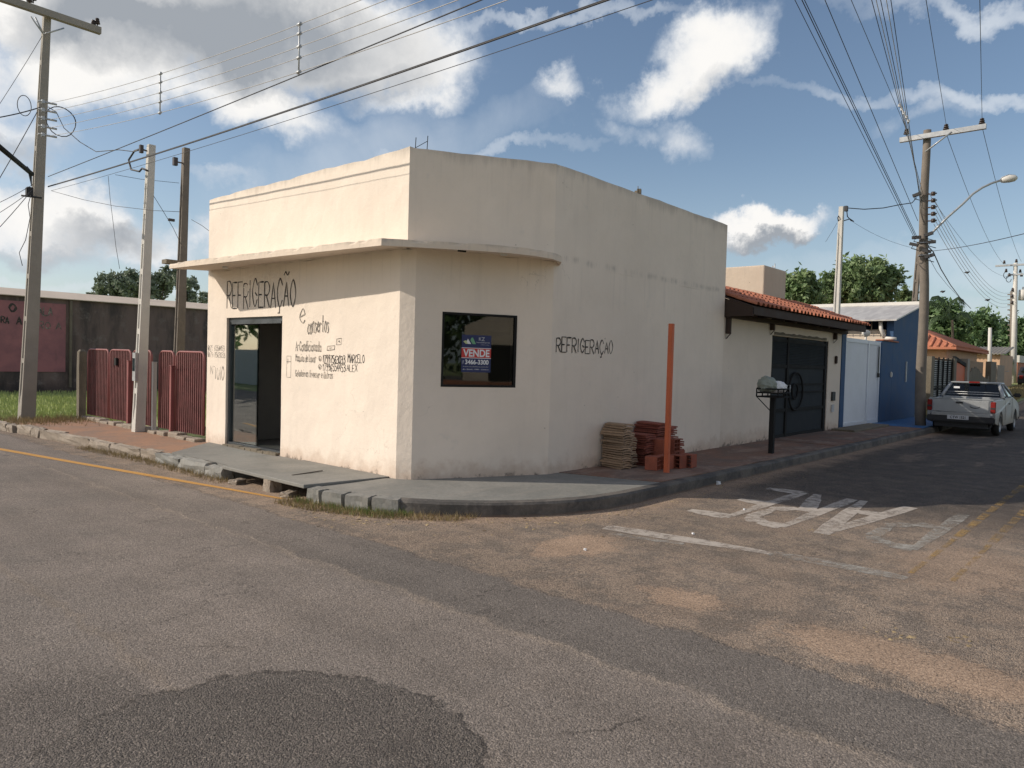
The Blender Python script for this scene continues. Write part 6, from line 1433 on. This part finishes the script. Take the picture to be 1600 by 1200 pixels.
# ------------------------------------------------------------------ grass, weeds, litter, gravel
def blades(name, pts, h, wd, mt, seed, label=None, lean=.4):
    rg = np.random.default_rng(seed); P = np.array(pts, float); m_ = len(P); a = rg.random(m_)*6.283; hh = h*(.5+rg.random(m_)); 
    d = np.stack([np.cos(a), np.sin(a), np.zeros(m_)], 1); ln = np.stack([np.cos(a*1.7+1), np.sin(a*1.7+1), np.zeros(m_)], 1)*(lean*hh*rg.random(m_))[:, None]
    tip = P+np.stack([np.zeros(m_), np.zeros(m_), hh], 1)+ln; q = np.stack([P-d*wd, P+d*wd, tip], 1).reshape(-1, 3)
    me = bpy.data.meshes.new(name); me.vertices.add(3*m_); me.vertices.foreach_set('co', q.ravel().astype(np.float32)); me.loops.add(3*m_); me.loops.foreach_set('vertex_index', np.arange(3*m_, dtype=np.int32)); me.polygons.add(m_)
    me.polygons.foreach_set('loop_start', np.arange(0, 3*m_, 3, dtype=np.int32)); me.update(calc_edges=True); me.materials.append(M[mt]); o = bpy.data.objects.new(name, me); COL.objects.link(o); o['kind'] = 'stuff'
    if label: o['label'] = label; o['category'] = name
    return o
rg = random.Random(21)
pts = []
for i in range(26000):
    x = rg.uniform(2.5, 14); y = 17.9+(rg.random()**1.3)*13.2
    if x < 4.0+.0*(y) and y < 24: continue
    if noise2(x*.7, y*.7) > .55 and rg.random() < .7: continue
    if y < 19.5 and rg.random() < .55: continue
    pts.append((x, y, 0))
blades('grass', pts, .10, .018, 'grassblade', 1, 'short green grass on the empty lot before the dark wall')
pts = [(rg.uniform(28, 56), rg.uniform(4.95, 6.6), 0) for i in range(7000)]; pts = [(x, y, gz(x)+.17) for x, y, z in pts]
blades('verge_grass', pts, .12, .025, 'drygrass', 2, 'sparse dry grass on the verge beyond the truck')
# weed strip at the kerb by the drain
pts = []; dry = []
def kpt(y, off): return (kerbx(y)-off, y, 0)
for i in range(500):
    y = 5.85+abs(rg.gauss(0, .55)); 
    if y > 7.3: continue
    pts.append(kpt(y, rg.random()**2*.28))
cl_ = [(rg.uniform(5.7, 7.3), rg.uniform(0, .12)) for _ in range(14)]
for y, off in cl_:
    for i in range(40): q = kpt(y, off); pts.append((q[0]+rg.gauss(0, .025), q[1]+rg.gauss(0, .03), 0))
blades('weeds', pts, .055, .004, 'weed', 3, 'green weeds sprouting at the kerb right of the drain', .8)
for i in range(1500):
    y = rg.uniform(8.9, 13.5); dry.append(kpt(y, rg.random()**2*.2))
for i in range(1500): y = rg.uniform(5.3, 7.4); dry.append(kpt(max(y, 5.0), .02+rg.random()*.3))
blades('dry_weeds', dry, .06, .004, 'drygrass', 4, 'dry straw coloured weeds in the gutter', 1.2)
pts = [(5.0+rg.uniform(-.6, 1.0)*1.0, 17.4+rg.gauss(0, .5), .13) for i in range(1600)]
blades('dry_weeds', pts, .09, .008, 'drygrass', 5, 'dry grass heap between the left power pole and the fence', 1.2)
def scatter(name, n_, fn, smin, smax, mt, seed, label, flat=.5):
    rg = random.Random(seed); b = MB()
    for i in range(n_):
        x, y, z = fn(rg); s_ = smin*(smax/smin)**(rg.random()**2); a = rg.uniform(0, 6.28); R3 = Matrix.Rotation(a, 3, 'Z')@Matrix.Rotation(rg.uniform(-.4, .4), 3, 'X')
        P_ = [Vector((s_*rg.uniform(.7, 1.2), 0, 0)), Vector((0, s_*rg.uniform(.6, 1), 0)), Vector((-s_*rg.uniform(.7, 1.1), 0, 0)), Vector((0, -s_*rg.uniform(.6, 1), 0)), Vector((0, 0, s_*flat)), Vector((0, 0, -s_*flat))]
        c = Vector((x, y, z+s_*flat*.4)); b.add([c+R3@q for q in P_], [(0, 1, 4), (1, 2, 4), (2, 3, 4), (3, 0, 4), (1, 0, 5), (2, 1, 5), (3, 2, 5), (0, 3, 5)])
    o = b.build(name, M[mt], fix=False); o['kind'] = 'stuff'; o['label'] = label; o['category'] = name; return o
def nearkerb(rg):
    if rg.random() < .6:
        a = R_(rg.uniform(190, 268)); r_ = 2.68+abs(rg.gauss(0, .35))+.03; return (7.4+r_*math.cos(a), 7.3+r_*math.sin(a), 0)
    x = rg.uniform(7, 12); return (x, 4.6-abs(rg.gauss(0, .25)), 0)
scatter('gravel', 1500, nearkerb, .003, .013, 'pebble', 1, 'loose gravel and grit washed against the kerb')
scatter('gravel', 1500, lambda rg: (4.1+abs(rg.gauss(0, 1.6)), rg.uniform(.2, 4.6), 0), .002, .008, 'pebble', 2, 'loose stones on the worn crossing')
scatter('gravel', 1800, lambda rg: (rg.uniform(.8, 4.0), rg.uniform(1.2, 6.5), 0), .0015, .005, 'pebble', 5, 'fine stones on the near asphalt')
scatter('leaf_litter', 420, lambda rg: nearkerb(rg) if rg.random() < .75 else (kerbx(rg.uniform(6, 7.3))-rg.uniform(.05, .4), rg.uniform(5.8, 7.2), 0), .012, .035, 'leafdry', 3, 'dry leaves blown into the gutter round the corner', .12)
for i, (px, py) in enumerate(((1500, 1000), (1395, 990), (1280, 832), (1075, 836), (945, 815), (1060, 778))):
    q = atz(px, py); scatter('leaf_litter', 16, lambda rg: (q.x+rg.gauss(0, .07), q.y+rg.gauss(0, .07), 0), .01, .028, 'leafdry', 50+i, 'small clump of dry leaves on the asphalt', .15) if i < 3 else None
for i, (px, py, s_, lab) in enumerate(((1122, 757, .035, 'crumpled white plastic cup in the shaded gutter'), (1083, 835, .012, 'tiny white scrap left of the painted letters'), (914, 860, .012, 'tiny white scrap on the dusty asphalt'), (1163, 797, .012, 'tiny white scrap between the painted letters'))):
    q = atz(px, py); b = rough_stone((q.x, q.y, s_*.7), (s_*2, s_*1.6, s_*1.4), i, 200+i, s_*.25); tag(b.build('litter', M['bagw']), lab, 'litter', 'scraps of litter')
print('OBJECTS', len(bpy.data.objects))
